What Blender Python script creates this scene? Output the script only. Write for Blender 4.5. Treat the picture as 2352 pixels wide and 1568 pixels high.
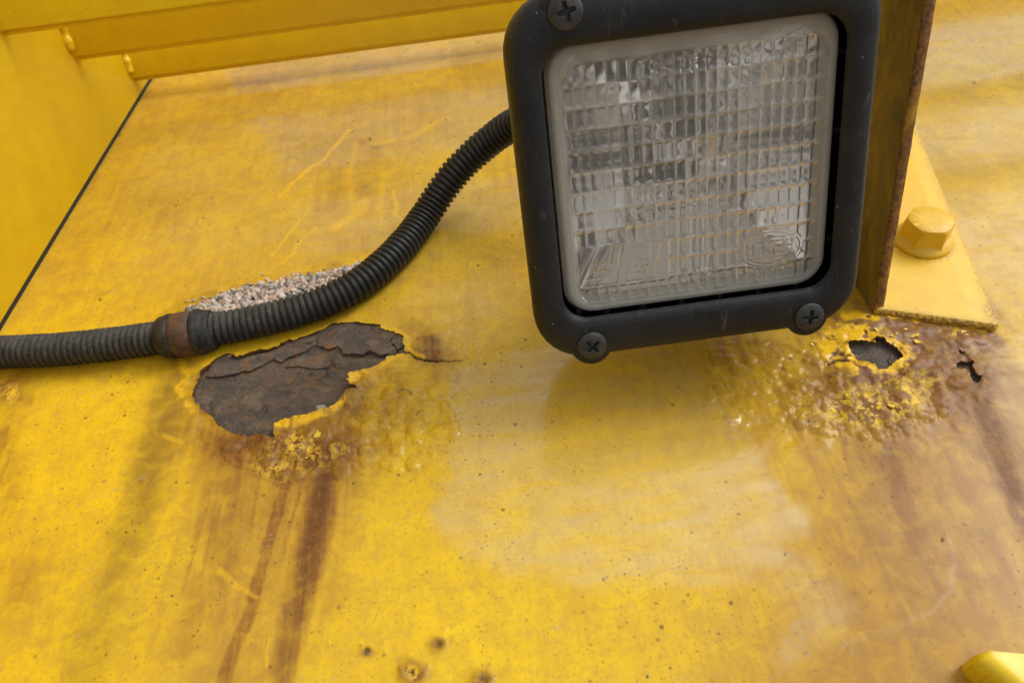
import bpy, math, random
import numpy as np
from mathutils import Vector, Matrix

# ------------------------------------------------------------------ scene
for o in list(bpy.data.objects):
    bpy.data.objects.remove(o)
SC = bpy.context.scene
COL = SC.collection
MM = 0.001                       # everything below is laid out in millimetres
rng = np.random.default_rng(7)
random.seed(7)

# ------------------------------------------------------------------ camera
PITCH, ROLL, FOC = math.radians(26), math.radians(7.6), 1699.0
R0 = np.array([1.0, 0, 0]); U0 = np.array([0, math.sin(PITCH), math.cos(PITCH)])
CF = np.array([0, math.cos(PITCH), -math.sin(PITCH)])
CR = math.cos(ROLL) * R0 - math.sin(ROLL) * U0
CU = math.sin(ROLL) * R0 + math.cos(ROLL) * U0
cam = bpy.data.cameras.new('camera')
cam_o = bpy.data.objects.new('camera', cam); COL.objects.link(cam_o)
cam.sensor_width = 36; cam.lens = 36 * FOC / 2352
cam.clip_start = 0.005; cam.clip_end = 200
cam.dof.use_dof = True; cam.dof.focus_distance = 0.30; cam.dof.aperture_fstop = 16
m = Matrix(((CR[0], CU[0], -CF[0], 0), (CR[1], CU[1], -CF[1], 0), (CR[2], CU[2], -CF[2], 0), (0, 0, 0, 1)))
cam_o.matrix_world = m
SC.camera = cam_o

# ------------------------------------------------------------------ sky, sun, exposure
SUN_EL, SUN_AZ = math.radians(50), math.radians(94)       # azimuth measured from +Y (behind the lamp), positive = right
sun_dir = Vector((math.sin(SUN_AZ) * math.cos(SUN_EL), math.cos(SUN_AZ) * math.cos(SUN_EL), math.sin(SUN_EL)))
W = bpy.data.worlds.new('World'); SC.world = W; W.use_nodes = True
wn, wl = W.node_tree.nodes, W.node_tree.links
wn.clear()
w_out = wn.new('ShaderNodeOutputWorld'); w_bg = wn.new('ShaderNodeBackground')
w_sky = wn.new('ShaderNodeTexSky'); w_sky.sky_type = 'NISHITA'; w_sky.sun_disc = False
w_sky.sun_elevation = SUN_EL; w_sky.sun_rotation = SUN_AZ
w_sky.air_density = 1.0; w_sky.dust_density = 4.0
w_hs = wn.new('ShaderNodeHueSaturation'); w_hs.inputs['Saturation'].default_value = 0.12   # overcast: nearly neutral
w_hs.inputs['Value'].default_value = 1.0
w_tc = wn.new('ShaderNodeTexCoord'); w_noise = wn.new('ShaderNodeTexNoise')
w_noise.inputs['Scale'].default_value = 2.2; w_noise.inputs['Detail'].default_value = 5
w_ramp = wn.new('ShaderNodeMapRange')
w_ramp.inputs['From Min'].default_value = 0.3; w_ramp.inputs['From Max'].default_value = 0.7
w_ramp.inputs['To Min'].default_value = 0.75; w_ramp.inputs['To Max'].default_value = 1.25
w_mul = wn.new('ShaderNodeMix'); w_mul.data_type = 'RGBA'; w_mul.blend_type = 'MULTIPLY'; w_mul.inputs['Factor'].default_value = 1
wl.new(w_sky.outputs['Color'], w_hs.inputs['Color'])
wl.new(w_tc.outputs['Generated'], w_noise.inputs['Vector'])
wl.new(w_noise.outputs['Fac'], w_ramp.inputs['Value'])
wl.new(w_hs.outputs['Color'], w_mul.inputs[6]); wl.new(w_ramp.outputs['Result'], w_mul.inputs[7])
w_sep = wn.new('ShaderNodeSeparateXYZ'); wl.new(w_tc.outputs['Generated'], w_sep.inputs[0])
w_cie = wn.new('ShaderNodeMapRange')                        # overcast sky: brighter towards the zenith
w_cie.inputs['To Min'].default_value = 1.0; w_cie.inputs['To Max'].default_value = 1.6
wl.new(w_sep.outputs['Z'], w_cie.inputs['Value'])
w_mul2 = wn.new('ShaderNodeMix'); w_mul2.data_type = 'RGBA'; w_mul2.blend_type = 'MULTIPLY'; w_mul2.inputs['Factor'].default_value = 1
wl.new(w_mul.outputs[2], w_mul2.inputs[6]); wl.new(w_cie.outputs['Result'], w_mul2.inputs[7])
w_hz = wn.new('ShaderNodeMapRange'); w_hz.inputs['From Min'].default_value = -0.06; w_hz.inputs['From Max'].default_value = 0.02
wl.new(w_sep.outputs['Z'], w_hz.inputs['Value'])
w_mix = wn.new('ShaderNodeMix'); w_mix.data_type = 'RGBA'
w_mix.inputs[6].default_value = (2.1, 2.0, 1.85, 1)        # the ground the machine stands on
wl.new(w_hz.outputs['Result'], w_mix.inputs['Factor']); wl.new(w_mul2.outputs[2], w_mix.inputs[7])
wl.new(w_mix.outputs[2], w_bg.inputs['Color']); wl.new(w_bg.outputs[0], w_out.inputs[0])
w_bg.inputs['Strength'].default_value = 0.13
sun = bpy.data.lights.new('sun', 'SUN'); sun.energy = 0.85; sun.angle = math.radians(26); sun.color = (1, 0.97, 0.92)
sun_o = bpy.data.objects.new('sun', sun); COL.objects.link(sun_o)
sun_o.rotation_euler = sun_dir.to_track_quat('Z', 'Y').to_euler()
SC.view_settings.view_transform = 'Standard'; SC.view_settings.look = 'None'
SC.view_settings.gamma = 1; SC.view_settings.exposure = 0.06; SC.view_settings.use_curve_mapping = False
SC.render.engine = 'CYCLES'
SC.cycles.max_bounces = 14; SC.cycles.transmission_bounces = 10; SC.cycles.glossy_bounces = 6; SC.cycles.diffuse_bounces = 4

# ------------------------------------------------------------------ numeric helpers
def ray(px, py):
    return CF + CR * (px - 1176) / FOC - CU * (py - 784) / FOC

# the body panel: a folded sheet, straight along X, its slope easing from 24 to 22 degrees up the profile
DS = 0.25
pS = np.arange(-420, 900, DS)
pA = np.radians(23 - 1.2 * np.tanh(pS / 90.0))
pY = np.concatenate([[0], np.cumsum(np.cos(pA[:-1]) * DS)]); pZ = np.concatenate([[0], np.cumsum(np.sin(pA[:-1]) * DS)])
i0 = int(np.argmin(abs(pS)))
P0 = ray(1176, 850); P0 = P0 / np.linalg.norm(P0) * 326.0
pY += P0[1] - pY[i0]; pZ += P0[2] - pZ[i0]

def hit(px, py, h=0.0):
    """a photo point -> (x, s) on the panel (or on a surface h mm above it)"""
    d = ray(px, py)
    Y = pY - h * np.sin(pA); Z = pZ + h * np.cos(pA)
    g = Z * d[1] - Y * d[2]
    k = np.where((g[:-1] <= 0) != (g[1:] <= 0))[0][0]
    t = g[k] / (g[k] - g[k + 1])
    y = Y[k] + t * (Y[k + 1] - Y[k])
    return np.array([y / d[1] * d[0], pS[k] + DS * t])

def S3(x, s, h=0.0):
    """panel coordinates -> 3D, mm"""
    a = np.interp(s, pS, pA)
    return np.stack([x + 0 * s, np.interp(s, pS, pY) - h * np.sin(a), np.interp(s, pS, pZ) + h * np.cos(a)], -1)

def to_px(P):
    w = P @ CF
    return 1176 + FOC * (P @ CR) / w, 784 - FOC * (P @ CU) / w

def conv(pts, x0, y0, k):
    """points read off an enlargement -> photo points (2352 wide)"""
    return [((x0 + x / k) * 2352 / 4032, (y0 + y / k) * 2352 / 4032) for x, y in pts]

def poly_hit(pts, h=0.0):
    return np.array([hit(x, y, h) for x, y in pts])

_tab = rng.random((16, 256, 256)).astype(np.float32)
def vnoise(x, y, seed=0):
    t = _tab[seed % 16]
    xi = np.floor(x).astype(int); yi = np.floor(y).astype(int)
    fx = x - xi; fy = y - yi
    fx = fx * fx * fx * (fx * (fx * 6 - 15) + 10); fy = fy * fy * fy * (fy * (fy * 6 - 15) + 10)
    a = t[xi % 256, yi % 256]; b = t[(xi + 1) % 256, yi % 256]; c = t[xi % 256, (yi + 1) % 256]; d = t[(xi + 1) % 256, (yi + 1) % 256]
    return (a * (1 - fx) + b * fx) * (1 - fy) + (c * (1 - fx) + d * fx) * fy

def fbm(x, y, seed=0, octv=4, gain=0.5):
    r = 0; amp = 1; tot = 0
    for i in range(octv):
        r = r + amp * vnoise(x * 2 ** i + 17.3 * i, y * 2 ** i - 9.1 * i, seed + i); tot += amp; amp *= gain
    return r / tot

def sstep(a, b, x):
    t = np.clip((x - a) / (b - a), 0, 1)
    return t * t * (3 - 2 * t)

def poly_sdf(x, y, poly):
    """signed distance, negative inside"""
    d2 = np.full(x.shape, 1e18); ins = np.zeros(x.shape, bool)
    n = len(poly)
    for i in range(n):
        ax, ay = poly[i]; bx, by = poly[(i + 1) % n]
        ex, ey = bx - ax, by - ay
        t = np.clip(((x - ax) * ex + (y - ay) * ey) / (ex * ex + ey * ey + 1e-12), 0, 1)
        d2 = np.minimum(d2, (x - ax - t * ex) ** 2 + (y - ay - t * ey) ** 2)
        if by != ay:
            c = ((ay > y) != (by > y)) & (x < ex * (y - ay) / ey + ax)
            ins ^= c
    d = np.sqrt(d2)
    return np.where(ins, -d, d)

def stroke(x, y, pts, w0, w1=None, soft=0.6):
    """1 on a polyline fading to 0 at half width"""
    w1 = w0 if w1 is None else w1
    best = np.full(x.shape, 1e9); n = len(pts) - 1
    for i in range(n):
        ax, ay = pts[i]; bx, by = pts[i + 1]
        ex, ey = bx - ax, by - ay
        t = np.clip(((x - ax) * ex + (y - ay) * ey) / (ex * ex + ey * ey), 0, 1)
        d = np.hypot(x - ax - t * ex, y - ay - t * ey) / ((w0 + (w1 - w0) * (i + t) / n) * 0.5)
        best = np.minimum(best, d)
    return 1 - sstep(1 - soft, 1 + soft, best)

def blob(x, y, cx, cy, rx, ry, ang=0, k=1.0):
    a = math.radians(ang); dx, dy = x - cx, y - cy
    u = (dx * math.cos(a) + dy * math.sin(a)) / rx; v = (-dx * math.sin(a) + dy * math.cos(a)) / ry
    return np.exp(-(u * u + v * v) ** k)

# ------------------------------------------------------------------ mesh helpers
def tag(o, label, cat, group=None):
    o['label'] = label; o['category'] = cat
    if group: o['group'] = group
    return o

def thing(name, loc, label, cat, group=None):
    o = bpy.data.objects.new(name, None); COL.objects.link(o)
    o.location = [c * MM for c in loc]; o.empty_display_size = 0.01
    return tag(o, label, cat, group)

def link(name, me, mat, parent=None):
    o = bpy.data.objects.new(name, me); COL.objects.link(o)
    if mat is not None: me.materials.append(mat)
    if parent is not None: o.parent = parent
    return o

def origin(parent):
    v = Vector((0, 0, 0))
    while parent is not None:
        v = v + parent.location; parent = parent.parent
    return np.array(v)

def split_sharp(me, deg):
    """hard edges: the mesh is parted along edges sharper than deg"""
    import bmesh
    bm = bmesh.new(); bm.from_mesh(me)
    es = [e for e in bm.edges if len(e.link_faces) == 2 and e.calc_face_angle(0.0) > math.radians(deg)]
    if es: bmesh.ops.split_edges(bm, edges=es)
    bm.to_mesh(me); bm.free(); me.update()

def build(name, V, faces, mat, parent=None, smooth=True, attrs=None, sharp=None):
    """V in mm (world); faces = list of index arrays (n,3)/(n,4) or python lists"""
    V = np.asarray(V, float) * MM - origin(parent)
    me = bpy.data.meshes.new(name)
    if isinstance(faces, np.ndarray): faces = [faces]
    if len(faces) and isinstance(faces[0], np.ndarray):
        loops = np.concatenate([f.ravel() for f in faces]); cnt = np.concatenate([np.full(len(f), f.shape[1]) for f in faces])
        me.vertices.add(len(V)); me.vertices.foreach_set('co', V.astype(np.float32).ravel())
        me.loops.add(len(loops)); me.loops.foreach_set('vertex_index', loops.astype(np.int32))
        me.polygons.add(len(cnt)); me.polygons.foreach_set('loop_start', np.concatenate([[0], np.cumsum(cnt)[:-1]]).astype(np.int32))
        me.update(calc_edges=True); me.validate()
    else:
        me.from_pydata([tuple(v) for v in V], [], [list(map(int, f)) for f in faces])
        me.update()
    me.polygons.foreach_set('use_smooth', np.full(len(me.polygons), smooth))
    for k, a in (attrs or {}).items():
        if a.ndim == 1:
            at = me.attributes.new(k, 'FLOAT', 'POINT'); at.data.foreach_set('value', a.astype(np.float32))
        else:
            at = me.attributes.new(k, 'FLOAT_COLOR', 'POINT'); at.data.foreach_set('color', np.concatenate([a, np.ones((len(a), 1))], 1).astype(np.float32).ravel())
    if sharp is not None and smooth:
        split_sharp(me, sharp)
    return link(name, me, mat, parent)

def grid_faces(nu, nv):
    i = np.arange(nu - 1)[:, None] * nv + np.arange(nv - 1)[None]
    i = i.ravel()
    return np.stack([i, i + nv, i + nv + 1, i + 1], 1)

def cut_grid(us, vs, sdf, step, warp=None):
    """grid over us x vs, keeping where sdf>0 and pulling border vertices onto the contour"""
    U, V = np.meshgrid(us, vs, indexing='ij')
    d = sdf(U, V)
    near = abs(d) < step * 0.62
    e = 0.05
    u, v, dn = U[near], V[near], d[near]
    gx = (sdf(u + e, v) - sdf(u - e, v)) / (2 * e); gy = (sdf(u, v + e) - sdf(u, v - e)) / (2 * e)
    L = np.maximum(np.hypot(gx, gy), 0.3)
    U[near] = u - dn * gx / L; V[near] = v - dn * gy / L
    d[near] = 0
    F = grid_faces(len(us), len(vs))
    ok = (d.ravel()[F] >= 0).all(1)
    return U.ravel(), V.ravel(), d.ravel(), F[ok]

def border_edges(F):
    e = np.concatenate([F[:, [0, 1]], F[:, [1, 2]], F[:, [2, 3]], F[:, [3, 0]]])
    key = np.sort(e, 1); k = key[:, 0].astype(np.int64) * (F.max() + 1) + key[:, 1]
    _, inv, cnt = np.unique(k, return_inverse=True, return_counts=True)
    return e[cnt[inv] == 1]

def compact(F, *arrs):
    used = np.unique(F); remap = np.full(F.max() + 1, -1); remap[used] = np.arange(len(used))
    return remap[F], [a[used] for a in arrs]

def patch(name, poly, step, height, thick, mat, parent, jag=0.0, jscale=3.0, attrs=None, mapf=S3, lift=None, seed=3):
    """a thin plate with the outline poly (panel mm): top at height(u,v), edge going down by thick"""
    poly = np.asarray(poly, float)
    def sdf(u, v):
        d = -poly_sdf(u, v, poly)
        return d + jag * (fbm(u / jscale + 50, v / jscale + 50, seed, 3) - 0.5) * 2 if jag else d
    lo = poly.min(0) - step * 3 - jag; hi = poly.max(0) + step * 3 + jag
    us = np.arange(lo[0], hi[0], step); vs = np.arange(lo[1], hi[1], step)
    U, V, d, F = cut_grid(us, vs, sdf, step)
    if len(F) == 0: return None
    F, (U, V, d) = compact(F, U, V, d)
    H = height(U, V, d)
    top = mapf(U, V, H)
    be = border_edges(F)
    bi = np.unique(be); rm = np.full(len(U), -1); n = len(U); rm[bi] = np.arange(len(bi))
    e1 = mapf(U[bi], V[bi], H[bi]); e2 = mapf(U[bi], V[bi], H[bi] - thick)
    Vv = np.concatenate([top, e1, e2]); m_ = len(bi)
    sk = np.stack([n + rm[be[:, 0]], n + m_ + rm[be[:, 0]], n + m_ + rm[be[:, 1]], n + rm[be[:, 1]]], 1)
    at = {}
    for k, fn in (attrs or {}).items():
        a = fn(U, V, d); at[k] = np.concatenate([a, a[bi], a[bi]])
    edge = np.concatenate([np.zeros(n), np.ones(2 * m_)]); at['edge'] = edge
    return build(name, Vv, [F, sk], mat, parent, attrs=at)

def loft(name, loops, mat, parent, cap0=False, cap1=False, sharp=None, closed=True):
    n = len(loops[0]); k = len(loops)
    V = np.concatenate(loops)
    fs = []
    for i in range(k - 1):
        for j in range(n if closed else n - 1):
            j2 = (j + 1) % n
            fs.append([i * n + j, i * n + j2, (i + 1) * n + j2, (i + 1) * n + j])
    if cap0: fs.append(list(range(n))[::-1])
    if cap1: fs.append([(k - 1) * n + j for j in range(n)])
    return build(name, V, fs, mat, parent, sharp=sharp)

def rrect(hw, hh, r, n=8):
    """rounded rectangle loop in local (x,z)"""
    r = min(r, hw * 0.999, hh * 0.999); pts = []
    for cx, cz, a0 in ((hw - r, hh - r, 0), (-hw + r, hh - r, 90), (-hw + r, -hh + r, 180), (hw - r, -hh + r, 270)):
        for i in range(n + 1):
            a = math.radians(a0 + 90 * i / n)
            pts.append((cx + r * math.cos(a), cz + r * math.sin(a)))
    out = []
    for i, p in enumerate(pts):                 # straight sides get a few points too
        out.append(p); q = pts[(i + 1) % len(pts)]
        L = math.hypot(q[0] - p[0], q[1] - p[1])
        if L > 20:
            for j in range(1, 6): out.append((p[0] + (q[0] - p[0]) * j / 6, p[1] + (q[1] - p[1]) * j / 6))
    return np.array(out)

def frame_of(axis):
    a = np.asarray(axis, float); a = a / np.linalg.norm(a)
    t = np.array([0, 0, 1.0]) if abs(a[2]) < 0.9 else np.array([0, 1.0, 0])
    u = np.cross(t, a); u /= np.linalg.norm(u); v = np.cross(a, u)
    return a, u, v

def revolve(name, prof, center, axis, mat, parent, seg=40, sharp=None, phase=0, cap=True):
    """prof = [(along axis, radius)...]"""
    a, u, v = frame_of(axis); center = np.asarray(center, float)
    loops = []
    for t, r in prof:
        ang = np.arange(seg) * 2 * math.pi / seg + phase
        loops.append(center + a * t + r * (np.cos(ang)[:, None] * u + np.sin(ang)[:, None] * v))
    return loft(name, loops, mat, parent, cap0=cap, cap1=cap, sharp=sharp)

def box(name, lo, hi, mat, parent, bevel=0.0, shear=None, seg=2):
    import bmesh
    bm = bmesh.new(); bmesh.ops.create_cube(bm, size=1)
    lo = np.asarray(lo, float); hi = np.asarray(hi, float)
    for v in bm.verts:
        p = lo + (np.array(v.co) + 0.5) * (hi - lo)
        if shear: p = shear(p)
        v.co = Vector(p)
    if bevel: bmesh.ops.bevel(bm, geom=bm.edges[:], offset=bevel, segments=seg, affect='EDGES', profile=0.5)
    bmesh.ops.recalc_face_normals(bm, faces=bm.faces[:])
    org = origin(parent)
    for v in bm.verts: v.co = Vector(np.array(v.co) * MM - org)
    me = bpy.data.meshes.new(name); bm.to_mesh(me); bm.free()
    me.polygons.foreach_set('use_smooth', np.full(len(me.polygons), True)); split_sharp(me, 40)
    return link(name, me, mat, parent)

# ------------------------------------------------------------------ material helpers
class NT:
    def __init__(s, name):
        s.m = bpy.data.materials.new(name); s.m.use_nodes = True
        s.n = s.m.node_tree.nodes; s.l = s.m.node_tree.links; s.n.clear()
        s.out = s.n.new('ShaderNodeOutputMaterial'); s.b = s.n.new('ShaderNodeBsdfPrincipled')
        s.l.new(s.b.outputs[0], s.out.inputs[0]); s.tc = s.n.new('ShaderNodeTexCoord'); s.co = s.tc.outputs['Object']; s.dim = '3D'
    def put(s, sock, v):
        if isinstance(v, (int, float)): sock.default_value = v
        elif isinstance(v, tuple): sock.default_value = v if len(v) == 4 or sock.type == 'VECTOR' else (*v, 1)
        else: s.l.new(v, sock)
    def set(s, **k):
        for a, v in k.items(): s.put(s.b.inputs[a.replace('_', ' ')], v)
    def noise(s, mm, detail=4, rough=0.55, dist=0.0, stretch=None, w=0):
        t = s.n.new('ShaderNodeTexNoise'); t.inputs['Scale'].default_value = 1000.0 / mm
        t.inputs['Detail'].default_value = detail; t.inputs['Roughness'].default_value = rough; t.inputs['Distortion'].default_value = dist
        mp = s.n.new('ShaderNodeMapping'); s.l.new(s.co, mp.inputs[0]); mp.inputs['Location'].default_value = (w, w * 1.7, w * 0.3)
        if stretch: mp.inputs['Scale'].default_value = stretch
        s.l.new(mp.outputs[0], t.inputs['Vector'])
        return t.outputs['Fac']
    def voro(s, mm, feature='F1', out='Distance', rand=1.0, w=0):
        t = s.n.new('ShaderNodeTexVoronoi'); t.feature = feature; t.voronoi_dimensions = s.dim; t.inputs['Scale'].default_value = 1000.0 / mm; t.inputs['Randomness'].default_value = rand
        mp = s.n.new('ShaderNodeMapping'); s.l.new(s.co, mp.inputs[0]); mp.inputs['Location'].default_value = (w, w, w if s.dim == '3D' else 0)
        s.l.new(mp.outputs[0], t.inputs['Vector'])
        return t.outputs[out]
    def attr(s, name, out='Fac'):
        a = s.n.new('ShaderNodeAttribute'); a.attribute_name = name
        return a.outputs[out]
    def map(s, v, a, b, c=0.0, d=1.0, smooth=False):
        r = s.n.new('ShaderNodeMapRange'); r.interpolation_type = 'SMOOTHSTEP' if smooth else 'LINEAR'
        for k, x in zip(('From Min', 'From Max', 'To Min', 'To Max'), (a, b, c, d)): s.put(r.inputs[k], x)
        s.put(r.inputs['Value'], v); return r.outputs['Result']
    def math(s, op, a, b=0.0, clamp=False):
        r = s.n.new('ShaderNodeMath'); r.operation = op; r.use_clamp = clamp; s.put(r.inputs[0], a); s.put(r.inputs[1], b); return r.outputs[0]
    def mix(s, f, a, b, mode='MIX'):
        r = s.n.new('ShaderNodeMix'); r.data_type = 'RGBA'; r.blend_type = mode; r.clamp_factor = True
        s.put(r.inputs['Factor'], f); s.put(r.inputs[6], a); s.put(r.inputs[7], b); return r.outputs[2]
    def bump(s, h, strength=0.3, dist=0.0005, normal=None):
        r = s.n.new('ShaderNodeBump'); r.inputs['Strength'].default_value = strength; r.inputs['Distance'].default_value = dist
        s.put(r.inputs['Height'], h)
        if normal is not None: s.l.new(normal, r.inputs['Normal'])
        return r.outputs[0]

YEL = (0.78, 0.512, 0.011); YEL2 = (0.70, 0.435, 0.013); TAN = (0.40, 0.212, 0.036)
RUST = (0.205, 0.082, 0.017); DEEP = (0.112, 0.045, 0.017)

def mat_panel():
    k = NT('weathered_yellow_paint'); k.co = k.attr('flat', 'Vector'); k.dim = '2D'
    big = k.noise(55, 5, 0.6); mid = k.noise(9, 5, 0.65, 0.6, w=3); fine = k.noise(1.6, 4, 0.7, w=7)
    streak = k.noise(7, 4, 0.6, 0.3, stretch=(0.25, 1.0, 1.0), w=1)
    rust, deep, olive_tone, sheen_dust, flake, tan, crack, fresh = [k.attr(a) for a in ('rust', 'deep', 'olive_tone', 'sheen_dust', 'flake', 'tan', 'crack', 'fresh')]
    c = k.mix(k.map(big, 0.35, 0.65), YEL, YEL2)
    c = k.mix(k.math('MULTIPLY', k.map(mid, 0.42, 0.62), 0.55), c, (0.58, 0.34, 0.03))
    c = k.mix(k.math('MULTIPLY', k.map(fine, 0.48, 0.68), 0.45), c, (0.45, 0.26, 0.04))
    tn = k.math('MULTIPLY', tan, k.map(mid, 0.25, 0.7, 0.55, 1.2))
    c = k.mix(tn, c, TAN)
    run = k.noise(5, 5, 0.65, 0.3, stretch=(1.0, 0.08, 1.0), w=2)
    c = k.mix(k.math('MULTIPLY', k.math('ADD', tan, 0.25), k.map(run, 0.5, 0.68, 0, 0.5)), c, (0.36, 0.18, 0.035))
    # pale sky reflection and dust film mixed into the colour, in streaks
    ch = k.math('MULTIPLY', sheen_dust, k.map(streak, 0.3, 0.68, 0.15, 1.0))
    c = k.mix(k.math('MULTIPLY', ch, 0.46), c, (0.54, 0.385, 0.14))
    d = k.math('MULTIPLY', olive_tone, k.map(mid, 0.25, 0.7, 0.5, 1.15))
    c = k.mix(d, c, (0.26, 0.155, 0.018))
    r = k.math('MULTIPLY', k.math('MULTIPLY', rust, k.map(mid, 0.28, 0.62, 0.5, 1.25)), k.map(run, 0.32, 0.6, 0.5, 1.2))
    c = k.mix(r, c, k.mix(k.map(fine, 0.35, 0.65), RUST, (0.27, 0.118, 0.026)))
    dp = k.math('MULTIPLY', deep, k.map(k.noise(4, 5, 0.65, 0.4, w=5), 0.3, 0.6, 0.35, 1.2))
    c = k.mix(dp, c, k.mix(k.map(fine, 0.35, 0.7), DEEP, (0.165, 0.066, 0.020)))
    # paint cracked into scraps with rust between
    wob = k.n.new('ShaderNodeVectorMath'); wob.operation = 'MULTIPLY_ADD'
    wn_ = k.n.new('ShaderNodeTexNoise'); wn_.inputs['Scale'].default_value = 420; wn_.inputs['Detail'].default_value = 4; k.l.new(k.co, wn_.inputs['Vector'])
    k.l.new(wn_.outputs['Color'], wob.inputs[0]); wob.inputs[1].default_value = (0.0022, 0.0022, 0); k.l.new(k.co, wob.inputs[2])
    keep = k.co; k.co = wob.outputs[0]
    ce = k.voro(3.4, 'DISTANCE_TO_EDGE', w=3); cc = k.voro(3.4, out='Color', w=3); ce2 = k.voro(1.5, 'DISTANCE_TO_EDGE', w=6); cc2 = k.voro(1.5, out='Color', w=6)
    k.co = keep
    big_on = k.math('MULTIPLY', k.map(cc, 0.42, 0.46), k.map(ce, 0.03, 0.09)); sm_on = k.math('MULTIPLY', k.map(cc2, 0.52, 0.56), k.map(ce2, 0.04, 0.12))
    scrap = k.math('MULTIPLY', k.math('MAXIMUM', big_on, sm_on), k.map(k.noise(6, 6, 0.7, 0.5, w=17), 0.42, 0.56))
    ground = k.mix(fine, DEEP, (0.24, 0.105, 0.032))
    c = k.mix(k.math('MULTIPLY', flake, 0.85), c, ground)
    c = k.mix(k.math('MULTIPLY', k.map(flake, 0.25, 0.6), scrap), c, k.mix(k.map(mid, 0.3, 0.7), (0.78, 0.50, 0.02), (0.58, 0.36, 0.06)))
    c = k.mix(fresh, c, k.mix(k.map(fine, 0.5, 0.75), (0.80, 0.47, 0.015), (0.58, 0.30, 0.03)))
    # grey scuffs down to primer
    sc = k.noise(2.6, 5, 0.7, 1.5, w=12); scm = k.map(k.noise(28, 3, 0.6, w=15), 0.52, 0.68)
    scr = k.math('MULTIPLY', k.map(sc, 0.575, 0.63), scm)
    c = k.mix(k.math('MULTIPLY', scr, 0.55), c, (0.36, 0.31, 0.24))
    # grit and fly specks, in drifts, no two the same shape
    wb2 = k.n.new('ShaderNodeVectorMath'); wb2.operation = 'MULTIPLY_ADD'
    wn2 = k.n.new('ShaderNodeTexNoise'); wn2.inputs['Scale'].default_value = 900; wn2.inputs['Detail'].default_value = 3; k.l.new(k.co, wn2.inputs['Vector'])
    k.l.new(wn2.outputs['Color'], wb2.inputs[0]); wb2.inputs[1].default_value = (0.0014, 0.0012, 0); k.l.new(k.co, wb2.inputs[2])
    keep = k.co; k.co = wb2.outputs[0]; drift = k.map(k.noise(45, 4, 0.65, w=30), 0.40, 0.60)
    for mm, lo, hi, w, st in ((5.5, 0.13, 0.06, 2, 0.6), (2.2, 0.18, 0.08, 4, 0.5), (17.0, 0.06, 0.03, 8, 0.85)):
        v = k.voro(mm, w=w); col = k.voro(mm, out='Color', w=w)
        thr = k.map(col, 0.45, 0.75, 0.15, 1.0)
        on = k.math('MULTIPLY', k.map(k.math('DIVIDE', v, thr), lo, hi), k.map(col, 0.5, 0.55))
        c = k.mix(k.math('MULTIPLY', k.math('MULTIPLY', on, drift), st), c, (0.085, 0.052, 0.022))
    k.co = keep
    # fine hair scratches, lighter
    hs = k.noise(2.2, 3, 0.6, 0.2, stretch=(0.05, 1, 1), w=20)
    c = k.mix(k.math('MULTIPLY', k.map(hs, 0.72, 0.76), 0.2), c, (0.85, 0.62, 0.12))
    c = k.mix(crack, c, (0.018, 0.012, 0.009))
    c = k.mix(k.attr('edge'), c, (0.16, 0.08, 0.03))
    rough = k.map(mid, 0.3, 0.7, 0.13, 0.2)
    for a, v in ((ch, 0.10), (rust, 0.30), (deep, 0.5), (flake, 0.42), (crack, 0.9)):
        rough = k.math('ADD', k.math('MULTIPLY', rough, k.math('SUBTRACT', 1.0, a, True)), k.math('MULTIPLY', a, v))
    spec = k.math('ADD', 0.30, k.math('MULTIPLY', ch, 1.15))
    spec = k.math('MULTIPLY', spec, k.math('SUBTRACT', 1.0, k.math('MULTIPLY', k.math('MAXIMUM', tan, deep), 0.4), True))
    h = k.math('ADD', k.math('MULTIPLY', fine, 0.35), mid)
    rr = k.math('ADD', k.math('ADD', k.math('MULTIPLY', rust, 0.22), k.math('MULTIPLY', flake, 0.8)), 0.06, True)
    b = k.n.new('ShaderNodeBump'); b.inputs['Distance'].default_value = 0.0011
    k.put(b.inputs['Height'], h); k.put(b.inputs['Strength'], k.math('MULTIPLY', rr, 0.55))
    k.set(Base_Color=c, Roughness=rough, Specular_IOR_Level=spec, Normal=b.outputs[0])
    return k.m

def mat_paint(name, base, base2, edge_rust=False, rough=0.33):
    k = NT(name)
    mid = k.noise(14, 5, 0.6, 0.4); fine = k.noise(1.5, 4, 0.7, w=5)
    c = k.mix(k.map(mid, 0.35, 0.65), base, base2)
    c = k.mix(k.math('MULTIPLY', k.map(fine, 0.55, 0.75), 0.3), c, (0.42, 0.22, 0.03))
    v = k.voro(7, w=2); col = k.voro(7, out='Color', w=2)
    on = k.math('MULTIPLY', k.map(v, 0.055, 0.03), k.map(col, 0.55, 0.6))
    c = k.mix(k.math('MULTIPLY', on, 0.8), c, (0.09, 0.05, 0.02))
    k.set(Base_Color=c, Roughness=k.map(mid, 0.3, 0.7, rough - 0.05, rough + 0.08), Normal=k.bump(k.math('ADD', fine, k.math('MULTIPLY', mid, 2.0)), 0.12, 0.0006))
    return k.m

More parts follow.
